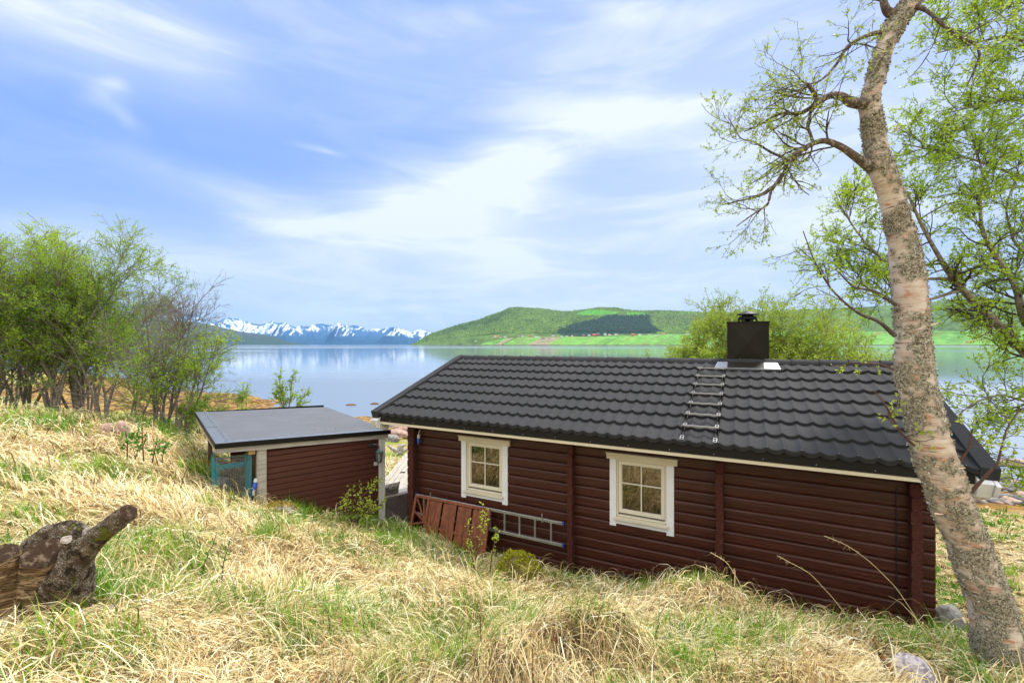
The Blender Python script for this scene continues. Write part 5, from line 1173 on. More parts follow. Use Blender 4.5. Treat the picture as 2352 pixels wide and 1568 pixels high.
# ================================================================== ROCKS, STUMPS, SMALL THINGS
import bmesh
def ico(sub):
    bm = bmesh.new(); bmesh.ops.create_icosphere(bm, subdivisions=sub, radius=1)
    V = np.array([v.co[:] for v in bm.verts]); f = np.array([[v.index for v in q.verts] for q in bm.faces]); bm.free(); return V, f
I1, I2, I3, I4 = ico(1), ico(2), ico(4), ico(5)
M_rock = mat('grey_lichened_rock', (.27, .26, .25), .9, .2, noise=[(9, (.17, .16, .155), .4, .62), (30, (.45, .44, .42), .58, .68)], bump=.6, bscale=25)
M_pink = mat('pinkish_rock', (.42, .28, .23), .9, .2, noise=[(7, (.30, .20, .17), .4, .62), (26, (.5, .42, .38), .58, .68)], bump=.6, bscale=20)
M_moss = mat('yellow_green_moss', rough=.95, spec=.05, attr_ramp=[(0, (.12, .10, .02)), (.4, (.26, .26, .02)), (1, (.50, .52, .04))])
M_mossr = mat('mossy_rock', (.12, .095, .04), .95, .1, noise=[(5, (.20, .19, .03), .45, .6), (9, (.13, .09, .06), .52, .62)], bump=.8, bscale=60)
M_ochre = mat('ochre_moss', (.26, .18, .035), .95, .1, noise=[(8, (.16, .14, .05), .4, .6), (5, (.25, .24, .22), .55, .62)], bump=.8, bscale=60)
def rockmesh(size, seed, base=I3, rough=.35):
    V, f = base; n = fbm(V * 1.3 + seed, seed, 3) - .5; n2_ = fbm(V * 4 + seed, seed + 3, 3) - .5
    V = V * (1 + rough * 1.6 * n + rough * .4 * n2_ + rough * .22 * (fbm(V * 13 + seed, seed + 5, 2) - .5))[:, None]; return V * np.array(size), f
def rock(name, label, cat, c, size, seed, m, group=None, rough=.35, fuzz=0, fz=.02, fm=None, parent=None):
    V, f = rockmesh(size, seed, rough=rough); c = np.array(c, float)
    o = objn(name, V + c, f, m, smooth=True, base=tuple(c), label=label, cat=cat, group=group)
    if fuzz:
        r = np.random.default_rng(seed); I = r.integers(0, len(V), fuzz); nn = unit(V[I] / np.array(size)); ok = (nn[:, 2] > -.1) & (fbm(V[I] * 6 / max(size), seed + 8, 2) > (.50 if fuzz > 20000 else .42)); I = I[ok]; nn = nn[ok]
        p0 = V[I] + c + r.normal(size=(len(I), 3)) * .012; d = unit(nn + r.normal(size=nn.shape) * .5); s_ = unit(np.cross(d, r.normal(size=nn.shape))); L = fz * r.uniform(.5, 1.3, len(I))[:, None]
        Vq = np.stack([p0 - s_ * L * .22, p0 + s_ * L * .22, p0 + d * L + s_ * L * .05, p0 + d * L - s_ * L * .05], 1).reshape(-1, 3)
        objn('moss', Vq, np.arange(len(Vq)).reshape(-1, 4), fm or M_moss, o, tint=r.random(len(I)))
    return o
def onground(px, py, dlo=1.5, dhi=60):
    """first place where the view through (px, py) meets the ground"""
    d = np.exp(np.linspace(math.log(dlo), math.log(dhi), 4000)); x = (px - 1176) / F * d; z = -(py - 791) / F * d
    h = height(x, d); i = int(np.argmax(h >= z)); return np.array([x[i], d[i], h[i]])
c = BLD = PV(1190, 1322, 5.8); rock('mossy_boulder', 'boulder covered in yellow green moss below the hung ladder', 'boulder', c, (.30, .27, .25), 11, M_mossr, fuzz=40000, fz=.022, rough=.5)
c = PV(637, 1172, 7.55); rock('mossy_rock', 'small ochre mossed rock at the foot of the grey shed corner post', 'rock', c, (.28, .2, .12), 12, M_ochre, fuzz=3000, fz=.03, fm=mat('ochre_moss_tufts', rough=.95, attr_ramp=[(0, (.15, .10, .02)), (1, (.38, .27, .05))]))
g_ = onground(462, 1082); rock('mossy_rock', 'bright ochre moss cushion on rock left of the netted cage', 'rock', g_ + [0, 0, .02], (.55, .3, .16), 13, M_ochre, fuzz=5000, fz=.035, fm=bpy.data.materials['ochre_moss_tufts'])
g_ = onground(478, 1108); rock('flat_rock', 'flat grey rock slab just left of the netted cage', 'rock', g_, (.38, .2, .07), 14, M_rock)
g_ = onground(453, 1042); rock('stone', 'lone pinkish stone in the grass left of the shed roof corner', 'stone', g_ + [0, 0, .03], (.14, .11, .08), 15, M_pink)
g_ = onground(243, 998); rock('stone', 'pinkish upright stone before the thicket, left one of a touching pair', 'stone', g_ + [0, 0, .08], (.13, .1, .16), 16, M_pink, group='pair of pinkish stones')
rock('stone', 'pinkish upright stone before the thicket, right one of a touching pair', 'stone', g_ + [.27, .05, .08], (.13, .1, .17), 17, M_pink, group='pair of pinkish stones')
g_ = onground(5, 962); rock('flat_rock', 'grey rock with orange moss at the left edge of the meadow', 'rock', g_, (.5, .3, .10), 18, M_rock, fuzz=600, fm=bpy.data.materials['ochre_moss_tufts'])
g_ = RK = onground(2192, 1440); rock('rock', 'grey lichened rock in the grass just behind the big birch trunk', 'rock', g_ + [0, .05, .05], (.15, .13, .17), 19, M_rock)

M_cutw = mat('grey_weathered_cut_wood', (.30, .26, .23), .85, .2, noise=[(16, (.10, .08, .07), .45, .60), (60, (.44, .40, .36), .56, .66)], bump=.5, bscale=40)
M_stb = mat('dark_stump_bark', (.085, .06, .04), .95, .1, noise=[(5, (.17, .12, .075), .46, .66), (150, (.34, .33, .28), .50, .62), (11, (.07, .05, .035), .52, .64), (14, (.025, .018, .012), .50, .62), (7, (.10, .11, .02), .60, .68)], bump=1., bscale=30)
M_bbark = mat('pale_birch_stump_bark', (.38, .27, .16), .85, .2, noise=[(5, (.16, .10, .05), .42, .55), (26, (.05, .032, .02), .50, .60), (6, (.12, .13, .025), .58, .64)], bump=.9, bscale=22, mapping=((1, 1, 5), (0, .3, 0)))
M_darkcut = mat('dark_rotten_cut', (.040, .026, .017), .95, .05, noise=(30, (.13, .095, .065), .5, .65), bump=.7, bscale=50)
def log_mesh(pts, m=40, n=28, seed=0, amp=.10, fine=.02):
    P, R = guided(pts, m); T_ = unit(np.gradient(P, axis=0)); e1 = unit(np.cross(T_, np.array([0.1, 1., 0]))); e2 = np.cross(T_, e1)
    a = np.arange(n) * 2 * math.pi / n; D = np.cos(a)[None, :, None] * e1[:, None, :] + np.sin(a)[None, :, None] * e2[:, None, :]
    Q = P[:, None] + D * R[:, None, None]; k = (fbm(Q.reshape(-1, 3) * 7, seed, 3) - .5).reshape(m, n); k2 = (fbm(Q.reshape(-1, 3) * 40, seed + 2, 3) - .5).reshape(m, n)
    Q = P[:, None] + D * (R[:, None] * (1 + amp * 4 * k) + fine * k2)[..., None]
    ids = np.arange(m * n).reshape(m, n); nx = np.roll(ids, -1, 1); f = np.stack([ids[:-1], nx[:-1], nx[1:], ids[1:]], -1).reshape(-1, 4)
    return Q.reshape(-1, 3), f, Q[-1], P[-1], T_[-1]
def capfan(ring, c, T_, inset=.0):
    n = len(ring); V = np.concatenate([ring, ring * .55 + c * .45 + T_ * .006, [c + T_ * .002]]); f = [(i, (i + 1) % n, n + (i + 1) % n, n + i) for i in range(n)] + [(n + i, n + (i + 1) % n, 2 * n, 2 * n) for i in range(n)]
    f4 = [q for q in f[:n]]; f3 = [q[:3] for q in f[n:]]; mb = MB(); mb.v = [tuple(q) for q in V]; mb.f = f4 + f3; return mb
sb = onground(118, 1395); YS = float(sb[1])
stump = thing('birch_stump', 'old cut birch stump with a leaning sawn off stem in the left meadow', 'stump', tuple(sb))
def stem(nm, pts, seed, mb_, mc, cut='cut_face', amp=.10):
    V, f, ring, c_, T_ = log_mesh(pts, seed=seed, amp=amp); o = objn(nm, V, f, mb_, stump, smooth=True); obj(cut, capfan(ring, c_, T_), mc, o); return o
stem('stem', [(118, 1425, YS, 84), (112, 1380, YS, 76), (106, 1335, YS - .05, 64), (100, 1290, YS - .12, 56), (98, 1272, YS - .16, 52)], 3, M_bbark, M_darkcut, amp=.13)
stem('stem', [(125, 1425, YS + .05, 82), (146, 1360, YS, 80), (160, 1305, YS - .06, 62), (188, 1266, YS - .08, 40), (222, 1235, YS - .1, 31), (262, 1203, YS - .12, 27), (296, 1176, YS - .12, 25)], 5, M_stb, M_darkcut, amp=.09)
stem('branch_stub', [(170, 1290, YS - .02, 28), (160, 1258, YS - .1, 19), (152, 1238, YS - .16, 15)], 6, M_stb, M_cutw, amp=.04)
stem('stem', [(18, 1420, YS - .1, 60), (12, 1350, YS - .15, 50), (6, 1290, YS - .2, 46), (4, 1268, YS - .22, 44)], 8, M_bbark, M_darkcut, amp=.1)
stem('root', [(70, 1260, YS + .35, 34), (115, 1228, YS + .35, 36), (160, 1218, YS + .35, 30), (200, 1222, YS + .35, 16)], 9, M_stb, M_cutw, amp=.14)
r = np.random.default_rng(3)
k = 2600; pa = np.stack([r.uniform(70, 190, k), r.uniform(1290, 1400, k)], -1); p0 = np.array([PV(a, b, YS - .14 - .05 * math.sin(a * .05)) for a, b in pa]) + r.normal(size=(k, 3)) * .025
d = unit(r.normal(size=(k, 3)) + [0, -.6, .6]); s_ = unit(np.cross(d, r.normal(size=(k, 3)))); L = .014
cut = []
ws = onground(2092, 1562); ws[2] += .07; YW = float(ws[1])
log2 = thing('cut_log', 'sawn log end with silvery cracked face lying in the grass left of the big birch', 'log', tuple(ws))
V, f, ring, c_, T_ = log_mesh([(2125, 1590, YW + .25, 60), (2108, 1565, YW + .1, 58), (2092, 1545, YW - .05, 56)], m=12, seed=21, amp=.05); lg = objn('bark', V, f, M_stb, log2, smooth=True); obj('cut_face', capfan(ring, c_, T_), mat('silvery_cracked_wood', (.50, .46, .48), .85, .2, noise=[(18, (.24, .19, .20), .42, .6), (50, (.66, .62, .64), .55, .64)], bump=.8, bscale=30), log2)
V, f, ring, c_, T_ = log_mesh([(2056, 1560, YW - .1, 11), (2037, 1525, YW - .12, 10), (2020, 1500, YW - .14, 5)], m=12, n=8, seed=22, amp=.05, fine=.004); objn('broken_stick', V, f, mat('brown_rotten_wood', (.20, .11, .04), .9, .2, bump=.6, bscale=50), smooth=True, base=tuple(P_ := V[0]), label='broken brown stick standing up beside the silvery cut log', cat='stick')
# driftwood behind the deck
g_ = onground(915, 1045, 12, 40); dw = thing('driftwood', 'bleached driftwood root on the grass beside the far deck edge', 'driftwood', tuple(g_)); rr = random.Random(4); mb = MB()
for k in range(9):
    a = rr.uniform(0, math.pi); L = rr.uniform(.25, .5); q = Vector(g_) + Vector((0, 0, .12)); e = q + Vector((math.cos(a) * L, rr.uniform(-.2, .2), rr.uniform(-.12, .32))); mb.tube([q, (q + e) / 2 + Vector((0, 0, rr.uniform(-.05, .1))), e], [.10, .07, .025], 7)
obj('root', mb, mat('bleached_grey_wood', (.42, .39, .37), .9, .2, noise=(12, (.26, .23, .22), .45, .6), bump=.5, bscale=20), dw)

M_weed = mat('brown_weed_on_rock', (.13, .075, .03), .8, .2, bump=.6, bscale=12)
# boulders one can tell apart on the near shore
for (px, py, s, mm, lab) in [(2298, 1108, (.42, .3, .30), M_rock, 'round grey boulder on the stony shore right of the cabin roof end'), (2345, 1128, (.35, .3, .22), M_rock, 'dark grey boulder at the right edge on the stony shore'), (2262, 1090, (.5, .35, .25), M_pink, 'reddish boulder just behind the right roof end on the shore'), (2325, 1085, (.5, .4, .26), M_pink, 'pinkish slab behind the round grey shore boulder'),
        (913, 1004, (.55, .4, .26), M_pink, 'large pink boulder on the shore between shed roof and cabin corner'), (925, 990, (.5, .4, .25), M_pink, 'pink boulder farther back between shed roof and cabin corner'), (896, 1012, (.4, .3, .2), M_rock, 'grey boulder on the shore just above the shed roof end'), (860, 948, (.4, .3, .14), M_weed, 'seaweed covered rock at the waterline above the shed roof'), (806, 946, (.45, .3, .12), M_weed, 'low brown rock in the shallow water above the shed roof')]:
    g_ = onground(px, py, 11, 60); g_[2] = max(g_[2], WATER - .05); rock('boulder', lab, 'boulder', g_ + [0, 0, s[2] * .4], s, int(px), mm, rough=.28)
# shingle and stones: nobody could count them
r = np.random.default_rng(77)
def stones(n, xlo, xhi, ylo, yhi, zlo, zhi, slo, shi, seed):
    r = np.random.default_rng(seed); x = r.uniform(xlo, xhi, n * 6); y = r.uniform(ylo, yhi, n * 6); z = height(x, y); ok = (z > zlo) & (z < zhi) & ~house_mask(x, y, .3); x, y, z = x[ok][:n], y[ok][:n], z[ok][:n]
    return np.stack([x, y, z], -1), np.exp(r.uniform(math.log(slo), math.log(shi), len(x)))
sets = [stones(2600, 10, 26, 11, 19.5, -5.75, -4.55, .06, .30, 1), stones(2200, -7, 2, 17, 30, -5.7, -4.5, .07, .35, 2), stones(900, -60, -9, 30, 60, -5.8, -5.3, .15, .5, 3), stones(700, -30, -6, 24, 45, -5.72, -5.2, .1, .3, 4)]
sets = sets[:2]; C0 = np.concatenate([a for a, b in sets]); Z0_ = np.concatenate([b for a, b in sets]); V1_, f1_ = I2; k = len(C0)
sc3 = Z0_[:, None] * r.uniform(.6, 1.2, (k, 3)) * np.array([1, 1, .55]); nb = 1 + .5 * (r.random((k, len(V1_))) - .5)
V = (V1_[None] * nb[..., None] * sc3[:, None, :] + C0[:, None, :] + np.array([0, 0, .02])).reshape(-1, 3); f = (f1_[None] + (np.arange(k) * len(V1_))[:, None, None]).reshape(-1, 3)
M_shing = mat('shore_shingle', rough=.85, spec=.3, attr_ramp=[(0, (.06, .055, .055)), (.35, (.17, .16, .155)), (.6, (.30, .26, .23)), (.8, (.42, .27, .20)), (1, (.50, .46, .42))], bump=.3, bscale=20)
tn = np.where((C0[:, 1] > 23) & (C0[:, 0] < -8), r.uniform(0, .3, k), r.random(k)); objn('shore_stones', V, f, M_shing, tint=np.repeat(tn, len(f1_)), kind='stuff', label='grey and pink shingle along the near shore', cat='stones')
# seaweed tufts on the left beach
P0, s0 = stones(7000, -55, -5, 20, 62, -5.62, -4.2, .12, .38, 9); k = len(P0); V1_, f1_ = I1
V = (V1_[None] * (1 + .7 * (r.random((k, len(V1_))) - .5))[..., None] * (s0[:, None, None] * np.array([1.2, 1.2, .38])) + P0[:, None, :]).reshape(-1, 3); f = (f1_[None] + (np.arange(k) * len(V1_))[:, None, None]).reshape(-1, 3)
objn('seaweed', V, f, mat('brown_seaweed', rough=.7, attr_ramp=[(0, (.07, .035, .015)), (.4, (.20, .10, .025)), (.8, (.34, .20, .04)), (1, (.30, .27, .06))]), tint=np.repeat(r.random(k), len(f1_)), kind='stuff', label='rust brown seaweed spread over the low beach', cat='seaweed')

# ================================================================== HOUSES ACROSS THE FJORD
M_hw = mat('white_house_wall', (.80, .80, .80), .7, .3); M_hr = mat('red_house_wall', (.48, .07, .055), .7, .3); M_ho = mat('ochre_house_wall', (.65, .34, .18), .7, .3); M_hg = mat('grey_barn_wall', (.48, .47, .50), .7, .3)
M_rg = mat('grey_house_roof', (.17, .17, .19), .8, .2); M_rr = mat('red_house_roof', (.42, .15, .10), .8, .2); M_rd = mat('dark_house_roof', (.06, .06, .07), .8, .2)
GH_ = 'houses along the fields across the fjord'
HOUSES = [((548, 320), 11, 8, M_hw, M_rd, 'lone white house low on the left slope of the far hill'), ((696, 287), 13, 9, M_hw, M_rr, 'white house with red roof at the left end of the far village'), ((716, 286), 12, 9, M_ho, M_rr, 'ochre house beside the red roofed one at the left end of the far village'), ((738, 292), 8, 6, M_hw, M_rg, 'small white shed just right of the ochre far house'), ((772, 288), 11, 8, M_hw, M_rg, 'white far house between the ochre house and the red barn, left one'), ((875, 285), 9, 7, M_ho, M_rg, 'small ochre far cottage left of the red barn'), ((903, 286), 14, 9, M_hw, M_rg, 'long white far house left of the red barn'), ((962, 284), 15, 11, M_hr, M_rr, 'red far barn above the brown ploughed field'), ((1012, 289), 26, 7, M_hw, M_rg, 'very long low white far building right of the red barn'), ((1057, 310), 17, 12, M_hg, M_rd, 'grey far barn standing on the brown ploughed field'), ((1107, 312), 15, 10, M_hg, M_rg, 'pale far barn alone in the green field right of the ploughed one'), ((1132, 280), 13, 9, M_hw, M_rg, 'white far house above the pale barn'), ((1197, 285), 12, 8, M_hw, M_rg, 'white far house left below the spruce plantation'), ((1240, 282), 12, 8, M_hw, M_rd, 'white dark roofed far house below the left tip of the spruces'), ((1278, 281), 10, 8, M_hw, M_rr, 'white far house with reddish roof below the spruces'), ((1362, 278), 15, 10, M_hr, M_rg, 'red far house left of the long red barn'), ((1405, 277), 15, 11, M_hw, M_rd, 'white far house between the two red farm buildings'), ((1443, 277), 20, 11, M_hr, M_rr, 'long red far barn in the middle of the village'), ((1472, 273), 16, 13, M_hr, M_rg, 'tall red far barn at the right end of the long red one'), ((1524, 273), 15, 14, M_hw, M_rg, 'tall white far house right of the red barns'), ((1557, 274), 11, 9, M_hw, M_rr, 'white far house with red roof right of the tall white one'), ((1607, 273), 16, 13, M_hw, M_rd, 'big white far house beside the pale rock scar'), ((1734, 275), 16, 13, M_hr, M_rr, 'red far farmhouse right of the pale rock scar'), ((1786, 275), 16, 11, M_hw, M_rg, 'white far house right of the red farmhouse'), ((1855, 272), 9, 7, M_hw, M_rg, 'small white far cottage between white house and ochre house'), ((1905, 275), 15, 9, M_hw, M_rd, 'dark roofed white far house left of the ochre house'), ((1966, 267), 14, 11, M_ho, M_rr, 'ochre far house at the foot of the right slope'), ((2148, 267), 16, 10, M_hw, M_rd, 'white far farmhouse just left of the willows'), ((642, 343), 9, 6, M_hg, M_rd, 'grey far boathouse on the shore below the left fields'), ((992, 343), 10, 7, M_hr, M_rd, 'red far boathouse below the ploughed field'), ((1607, 343), 11, 8, M_hr, M_rr, 'red far boathouse with its reflection in the calm water')]
for i, (q, w, h, mw, mr, lab) in enumerate(HOUSES):
    p = hill_at(*z1(*q)); w *= 1.0; d_ = w * .75; rz_ = (i * 37 % 50 - 25) / 60
    t = thing('farmhouse' if 'barn' not in lab and 'boathouse' not in lab else ('boathouse' if 'boathouse' in lab else 'barn'), lab, 'house' if 'barn' not in lab and 'boathouse' not in lab else ('boathouse' if 'boathouse' in lab else 'barn'), (p[0], p[1], p[2]), rz_, group=GH_)
    OFF[t.name] = Vector((0, 0, 0)); hw = h * .6
    obj('wall', MB().box(-w / 2, w / 2, -d_ / 2, d_ / 2, -3, hw).prism([(-w / 2, -d_ / 2, hw), (-w / 2, d_ / 2, hw), (-w / 2, 0, h)], (w, 0, 0)), mw, t)
    obj('roof', MB().prism([(-w / 2 - .5, -d_ / 2 - .6, hw - .5), (-w / 2 - .5, 0, h + .1), (-w / 2 - .5, 0, h + .6), (-w / 2 - .5, -d_ / 2 - .6, hw)], (w + 1, 0, 0)).prism([(-w / 2 - .5, d_ / 2 + .6, hw - .5), (-w / 2 - .5, 0, h + .1), (-w / 2 - .5, 0, h + .6), (-w / 2 - .5, d_ / 2 + .6, hw)], (w + 1, 0, 0)), mr, t)
    if w > 11: 
        for k in range(3): x = -w / 2 + w * (k + .6) / 3.2; obj('window', MB().box(x - .7, x + .7, -d_ / 2 - .08, -d_ / 2 - .003, hw * .35, hw * .35 + 1.5), M_rd if mw is M_hw else M_hw, t)

# ================================================================== GRASS
def blades(base, phi, L, lift, stand, w, nseg, r):
    """base (n,2); phi direction; L length; lift arch height; stand tip height; returns V,F"""
    n = len(base); x = np.linspace(0, 1, nseg + 1)[None, :]; bend = r.normal(0, .45, n)[:, None]
    ph = phi[:, None] + bend * x ** 1.3 * 1.6
    hx_ = np.cos(ph); hy_ = np.sin(ph); stp = (L[:, None] * (1 - .55 * np.clip(stand / np.maximum(L, 1e-3), 0, 1))[:, None]) / nseg
    X_ = base[:, :1] + np.concatenate([np.zeros((n, 1)), np.cumsum(hx_[:, 1:] * stp, 1)], 1); Y_ = base[:, 1:2] + np.concatenate([np.zeros((n, 1)), np.cumsum(hy_[:, 1:] * stp, 1)], 1)
    g = gz(X_, Y_); Z_ = g + .004 + lift[:, None] * 4 * x * (1 - x) + stand[:, None] * x ** .8
    cu = np.stack([X_, Y_, Z_], -1); sd_ = np.stack([-np.sin(ph), np.cos(ph), np.zeros_like(ph)], -1)
    tw = r.uniform(-.9, .9, n)[:, None, None]; sd_ = sd_ * np.cos(tw) + np.array([0, 0, 1.]) * np.sin(tw)
    # upright blades show their width to any side
    ww = (w[:, None] * np.array([.8, 1.0, .8, .25, .1])[None, np.linspace(0, 4, nseg + 1).astype(int)])[..., None] * .5
    V = np.stack([cu - sd_ * ww, cu + sd_ * ww], 2).reshape(n, -1, 3); m2 = 2 * (nseg + 1)
    b = (np.arange(n) * m2)[:, None] + (np.arange(nseg) * 2)[None, :]; f = np.stack([b, b + 1, b + 3, b + 2], -1).reshape(-1, 4); return V.reshape(-1, 3), f
def excl(x, y):
    s, t = st(x, y); l, v = shed_lv(x, y)
    bad = house_mask(x, y, -.02) | ((l > .66) & (l < 2.9) & (v > .06) & (v < 4.4)) | ((x > -3.4) & (x < 3.5) & (y > 8.95) & (s < -5.6) & (y < 15.7))
    bad |= (s > -5.45) & (s < -3.7) & (t > 6.2) & (t < 6.6)
    bad |= (l > .2) & (l < .8) & (v > .4) & (v < 1.1)
    for qx, qy, qr in ((ws[0], ws[1] - .08, .27), (sb[0], sb[1], .30), (sb[0] + .25, sb[1] + .05, .2), (BLD[0], BLD[1], .30), (RK[0], RK[1], .16)): bad |= ((x - qx) ** 2 + (y - qy) ** 2) < qr * qr
    return bad
def sample(n, r, dlo, dhi, azl=-.93, azh=.93, p=0.):
    az = r.uniform(azl, azh, n); d = np.exp(r.uniform(math.log(dlo), math.log(dhi), n)); x = np.tan(az * .93) * d; y = d
    ok = (gz(x, y) > -4.4) & ~excl(x, y) & (x > GX0 + .5) & (x < GX1 - .5); return x[ok], y[ok]
r = np.random.default_rng(2024)
def lawnf(x, y): return np.clip((x - 4.2) * 2, 0, 1) * np.clip((y - 4.4) * 2, 0, 1)
def flow(x, y): return (n2(x, y, .55, 91, 2) - .5) * 9 + (n2(x, y, 1.8, 92, 2) - .5) * 5 - 1.2
# combed dry tufts
tx, ty = sample(8200, r, 1.55, 15.5); tx = np.concatenate([tx, r.uniform(-8, 6, 1800)]); ty = np.concatenate([ty, r.uniform(-6, 1.4, 1800)]); nb_ = 30; k = len(tx); th = flow(tx, ty)
dd = np.hypot(tx, ty); sz = r.uniform(.6, 1.25, k) * np.interp(dd, [1.5, 4, 9, 15], [.8, 1., 1.15, 1.4]) * (1 - .68 * lawnf(tx, ty))
bx = np.repeat(tx, nb_) + r.normal(size=k * nb_) * np.repeat(.055 * sz, nb_); by = np.repeat(ty, nb_) + r.normal(size=k * nb_) * np.repeat(.055 * sz, nb_)
phi = np.repeat(th, nb_) + r.normal(size=k * nb_) * .55 + (r.random(k * nb_) < .12) * r.uniform(-3, 3, k * nb_)
L = np.repeat(sz, nb_) * r.uniform(.14, .44, k * nb_); kind = r.random(k * nb_); lift = np.repeat(sz, nb_) * r.uniform(.015, .12, k * nb_); stand = np.where(kind < .16, L * r.uniform(.2, .75, k * nb_), L * .03)
w = (.0017 + .0009 * np.repeat(dd, nb_)) * r.uniform(.6, 1.7, k * nb_)
okb = ~excl(bx, by); V, f = blades(np.stack([bx, by], -1)[okb], phi[okb], L[okb], lift[okb], stand[okb], w[okb], 4, r)
pt = n2(tx, ty, .8, 93, 3); pt2 = n2(tx, ty, 3., 94, 2); tint = np.clip(np.repeat(.28 + .6 * (pt - .5) + .5 * pt2, nb_) + r.normal(0, .34, k * nb_), 0, 1)[okb]
M_straw = mat('dry_straw', rough=.75, spec=.2, trans=.22, attr_ramp=[(0, (.11, .06, .025)), (.2, (.40, .26, .11)), (.42, (.72, .56, .26)), (.75, (.87, .76, .44)), (1, (.92, .87, .66))])
objn('dry_grass', V, f, M_straw, tint=np.repeat(tint, 4), kind='stuff', label='pale dead straw lying in combed tufts over the slope', cat='grass')
# thin felt of short straws crossing every way
fx, fy = sample(70000, r, 1.5, 15.5); k = len(fx); dd = np.hypot(fx, fy); L = r.uniform(.04, .15, k) * np.interp(dd, [1.5, 6, 15], [.8, 1.2, 2.]) * (1 - .4 * lawnf(fx, fy))
V, f = blades(np.stack([fx, fy], -1), r.uniform(0, 6.3, k), L, r.uniform(.003, .03, k), L * .05, (.0016 + .0009 * dd) * r.uniform(.7, 1.4, k), 2, r)
objn('straw_litter', V, f, M_straw, tint=np.repeat(np.clip(r.beta(1.6, 1.6, k) * .9 + .05, 0, 1), 2), kind='stuff', label='thin felt of broken straws between the tufts', cat='straw')
# green shoots
M_green = mat('fresh_green_blade', rough=.5, spec=.35, trans=.4, attr_ramp=[(0, (.045, .13, .008)), (.5, (.14, .33, .014)), (1, (.36, .54, .04))])
def green(n, r, pts=None, rad=.16, nb=18, hl=(.10, .27), mask=True, out='green_grass', lab='fresh green grass blades growing through the straw'):
    if pts is None: gx_, gy_ = sample(n, r, 1.55, 15.5)
    else: gx_, gy_ = pts
    if mask:
        mk_ = n2(gx_, gy_, .9, 55, 3) * .6 + n2(gx_, gy_, 3.5, 56, 2) * .4; thr = .52 - .05 * (gy_ > 9.5) - .03 * lawnf(gx_, gy_) ; ok = mk_ > thr; gx_, gy_ = gx_[ok], gy_[ok]
    k = len(gx_); dd = np.hypot(gx_, gy_); sz = r.uniform(.6, 1.3, k) * np.interp(dd, [1.5, 4, 15], [.85, 1, 1.5]) * (1 - .6 * lawnf(gx_, gy_))
    bx = np.repeat(gx_, nb) + r.normal(size=k * nb) * rad * np.repeat(sz, nb) * .6; by = np.repeat(gy_, nb) + r.normal(size=k * nb) * rad * np.repeat(sz, nb) * .6
    phi = r.uniform(0, 6.3, k * nb); L = np.repeat(sz, nb) * r.uniform(*hl, k * nb); stand = L * r.uniform(.62, .97, k * nb)
    ok = ~excl(bx, by); V, f = blades(np.stack([bx, by], -1)[ok], phi[ok], L[ok], (L * .02)[ok], stand[ok], ((.0026 + .0009 * np.repeat(dd, nb)) * r.uniform(.7, 1.4, k * nb))[ok], 4, r)
    return V, f, np.repeat(np.clip(np.repeat(r.uniform(.1, .9, k), nb) + r.normal(0, .18, k * nb), 0, 1)[ok], 4)
parts = [green(9000, r)]
cl = []
for (px, py, n_, rd) in [(620, 1240, 12, .22), (640, 1215, 8, .15), (430, 1300, 10, .2), (60, 1210, 8, .2), (30, 1100, 10, .3), (250, 1370, 14, .25), (940, 1240, 10, .2), (1330, 1290, 12, .35), (1440, 1320, 10, .3), (1700, 1360, 14, .3), (1820, 1400, 14, .25), (1600, 1480, 16, .3), (1750, 1480, 14, .3), (2050, 1400, 12, .3), (2140, 1440, 14, .25), (2180, 1500, 12, .2), (300, 1520, 10, .15), (60, 1540, 12, .2), (1050, 1560, 8, .15), (850, 1480, 8, .15), (1250, 1240, 5, .2), (830, 1215, 12, .3), (700, 1190, 10, .25), (1640, 1310, 10, .35), (1900, 1380, 12, .3), (450, 1090, 8, .25), (380, 985, 12, .6), (130, 975, 12, .8), (240, 1100, 8, .3)]:
    q = onground(px, py, 1.5, 14)
    for _ in range(int(n_ * 1.5)): cl.append((q[0] + r.normal() * rd * .6, q[1] + r.normal() * rd * .6))
cl = np.array(cl); ok = ~excl(cl[:, 0], cl[:, 1]); cl = cl[ok]; parts.append(green(0, r, (cl[:, 0], cl[:, 1]), nb=26, rad=.12, hl=(.12, .32), mask=False))
wsx_ = r.uniform(-5.4, 1.9, 260); wt = 6.50 - r.uniform(.0, .22, 260); wx = HA * wsx_ + HB * wt; wy = -HB * wsx_ + HA * wt; keep = (wsx_ > -3.6); parts.append(green(0, r, (wx[keep], wy[keep]), nb=12, hl=(.08, .22), mask=False))
Vs = []; Fs = []; Ts = []; kk = 0
for V, f, tn_ in parts: Vs.append(V); Fs.append(f + kk); kk += len(V); Ts.append(tn_)
objn('green_grass', np.concatenate(Vs), np.concatenate(Fs), M_green, tint=np.concatenate(Ts), kind='stuff', label='fresh green grass blades growing through the straw', cat='grass')
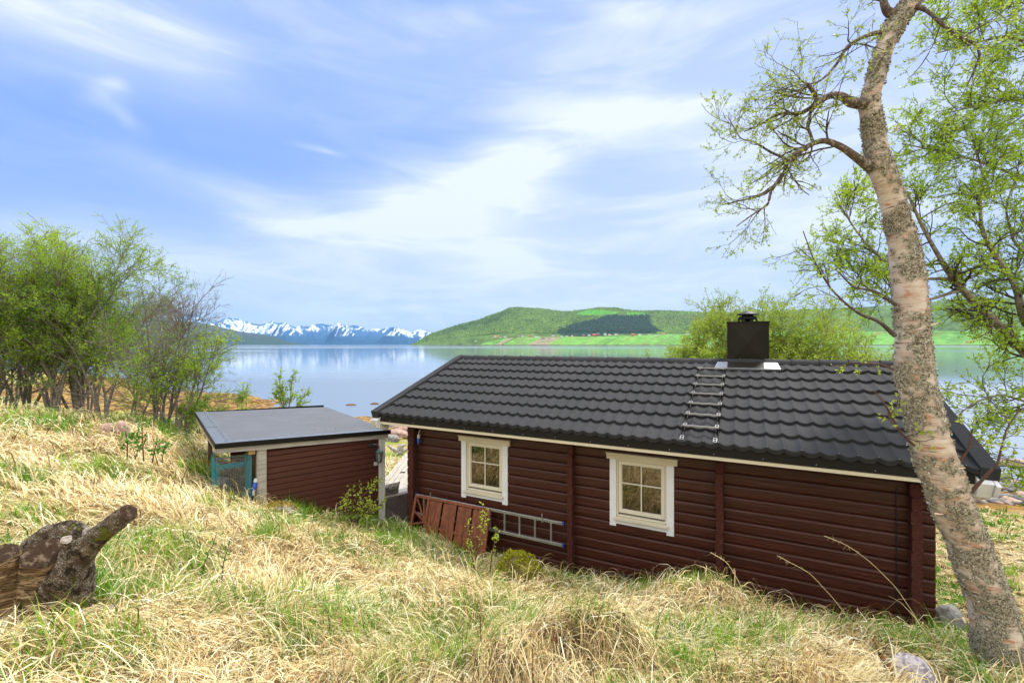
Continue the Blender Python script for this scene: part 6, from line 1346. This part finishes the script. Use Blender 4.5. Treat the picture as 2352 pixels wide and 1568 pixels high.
# taller single straws
hx_, hy_ = sample(900, r, 1.7, 9); k = len(hx_); dd = np.hypot(hx_, hy_); L = r.uniform(.22, .5, k); V, f = blades(np.stack([hx_, hy_], -1), r.uniform(0, 6.3, k), L, L * .1, L * r.uniform(.1, .7, k), .0016 + .0006 * dd, 4, r)
objn('tall_straws', V, f, M_straw, tint=np.repeat(r.uniform(.3, 1, k), 4), kind='stuff', label='single taller straws sticking out of the tufts', cat='grass')
# dead leaves
lx, ly = sample(2200, r, 1.7, 9); k = len(lx); cz = gz(lx, ly) + r.uniform(.03, .11, k); c_ = np.stack([lx, ly, cz], -1); a1 = unit(r.normal(size=(k, 3)) * [1, 1, .35]); a2 = unit(np.cross(a1, r.normal(size=(k, 3)) * [.4, .4, 1])); s_ = r.uniform(.012, .035, k)[:, None]
V = np.stack([c_ - a1 * s_, c_ + a2 * s_ * .6, c_ + a1 * s_, c_ - a2 * s_ * .6 + [0, 0, .006]], 1).reshape(-1, 3)
objn('dead_leaves', V, np.arange(len(V)).reshape(-1, 4), mat('dead_leaf_brown', rough=.8, attr_ramp=[(0, (.16, .06, .025)), (.6, (.34, .17, .08)), (1, (.48, .32, .22))]), tint=r.random(k), kind='stuff', label='brown dead leaves scattered in the straw', cat='leaves')
# prominent seed stalks
for (pts, lab) in [([(2150, 1520, 4.2, 1.1), (2112, 1430, 4.2, 1.1), (2060, 1350, 4.15, 1.), (2000, 1290, 4.1, .9), (1945, 1250, 4.05, .8), (1893, 1230, 4., .7)], 'tallest bent golden grass stalk with a drooping seed head before the cabin wall'), ([(1975, 1460, 4.3, 1.), (1920, 1380, 4.3, 1.), (1860, 1315, 4.25, .8), (1785, 1275, 4.2, .6)], 'thin bent grass stalk left of the tallest one before the cabin wall'), ([(1730, 1420, 4.6, 1.), (1700, 1340, 4.6, 1.), (1670, 1290, 4.6, .8), (1632, 1268, 4.6, .6)], 'short bent grass stalk crossing the middle log column')]:
    P, R = guided(pts, 20); t = thing('grass_stalk', lab, 'grass stalk', tuple(P[0])); V, f = tubes(P[None], R[None], 5); objn('stalk', V, f, M_straw, t, tint=np.full(len(f), .7))
    S1 = spawn(P[None, -6:], R[None, -6:], 14, .1, 1, 60, 15, .05, .2, 4, .1, -.25, .5, r); V, f = tubes(*S1, 3); objn('seed_head', V, f, M_straw, t, tint=np.full(len(f), .55))
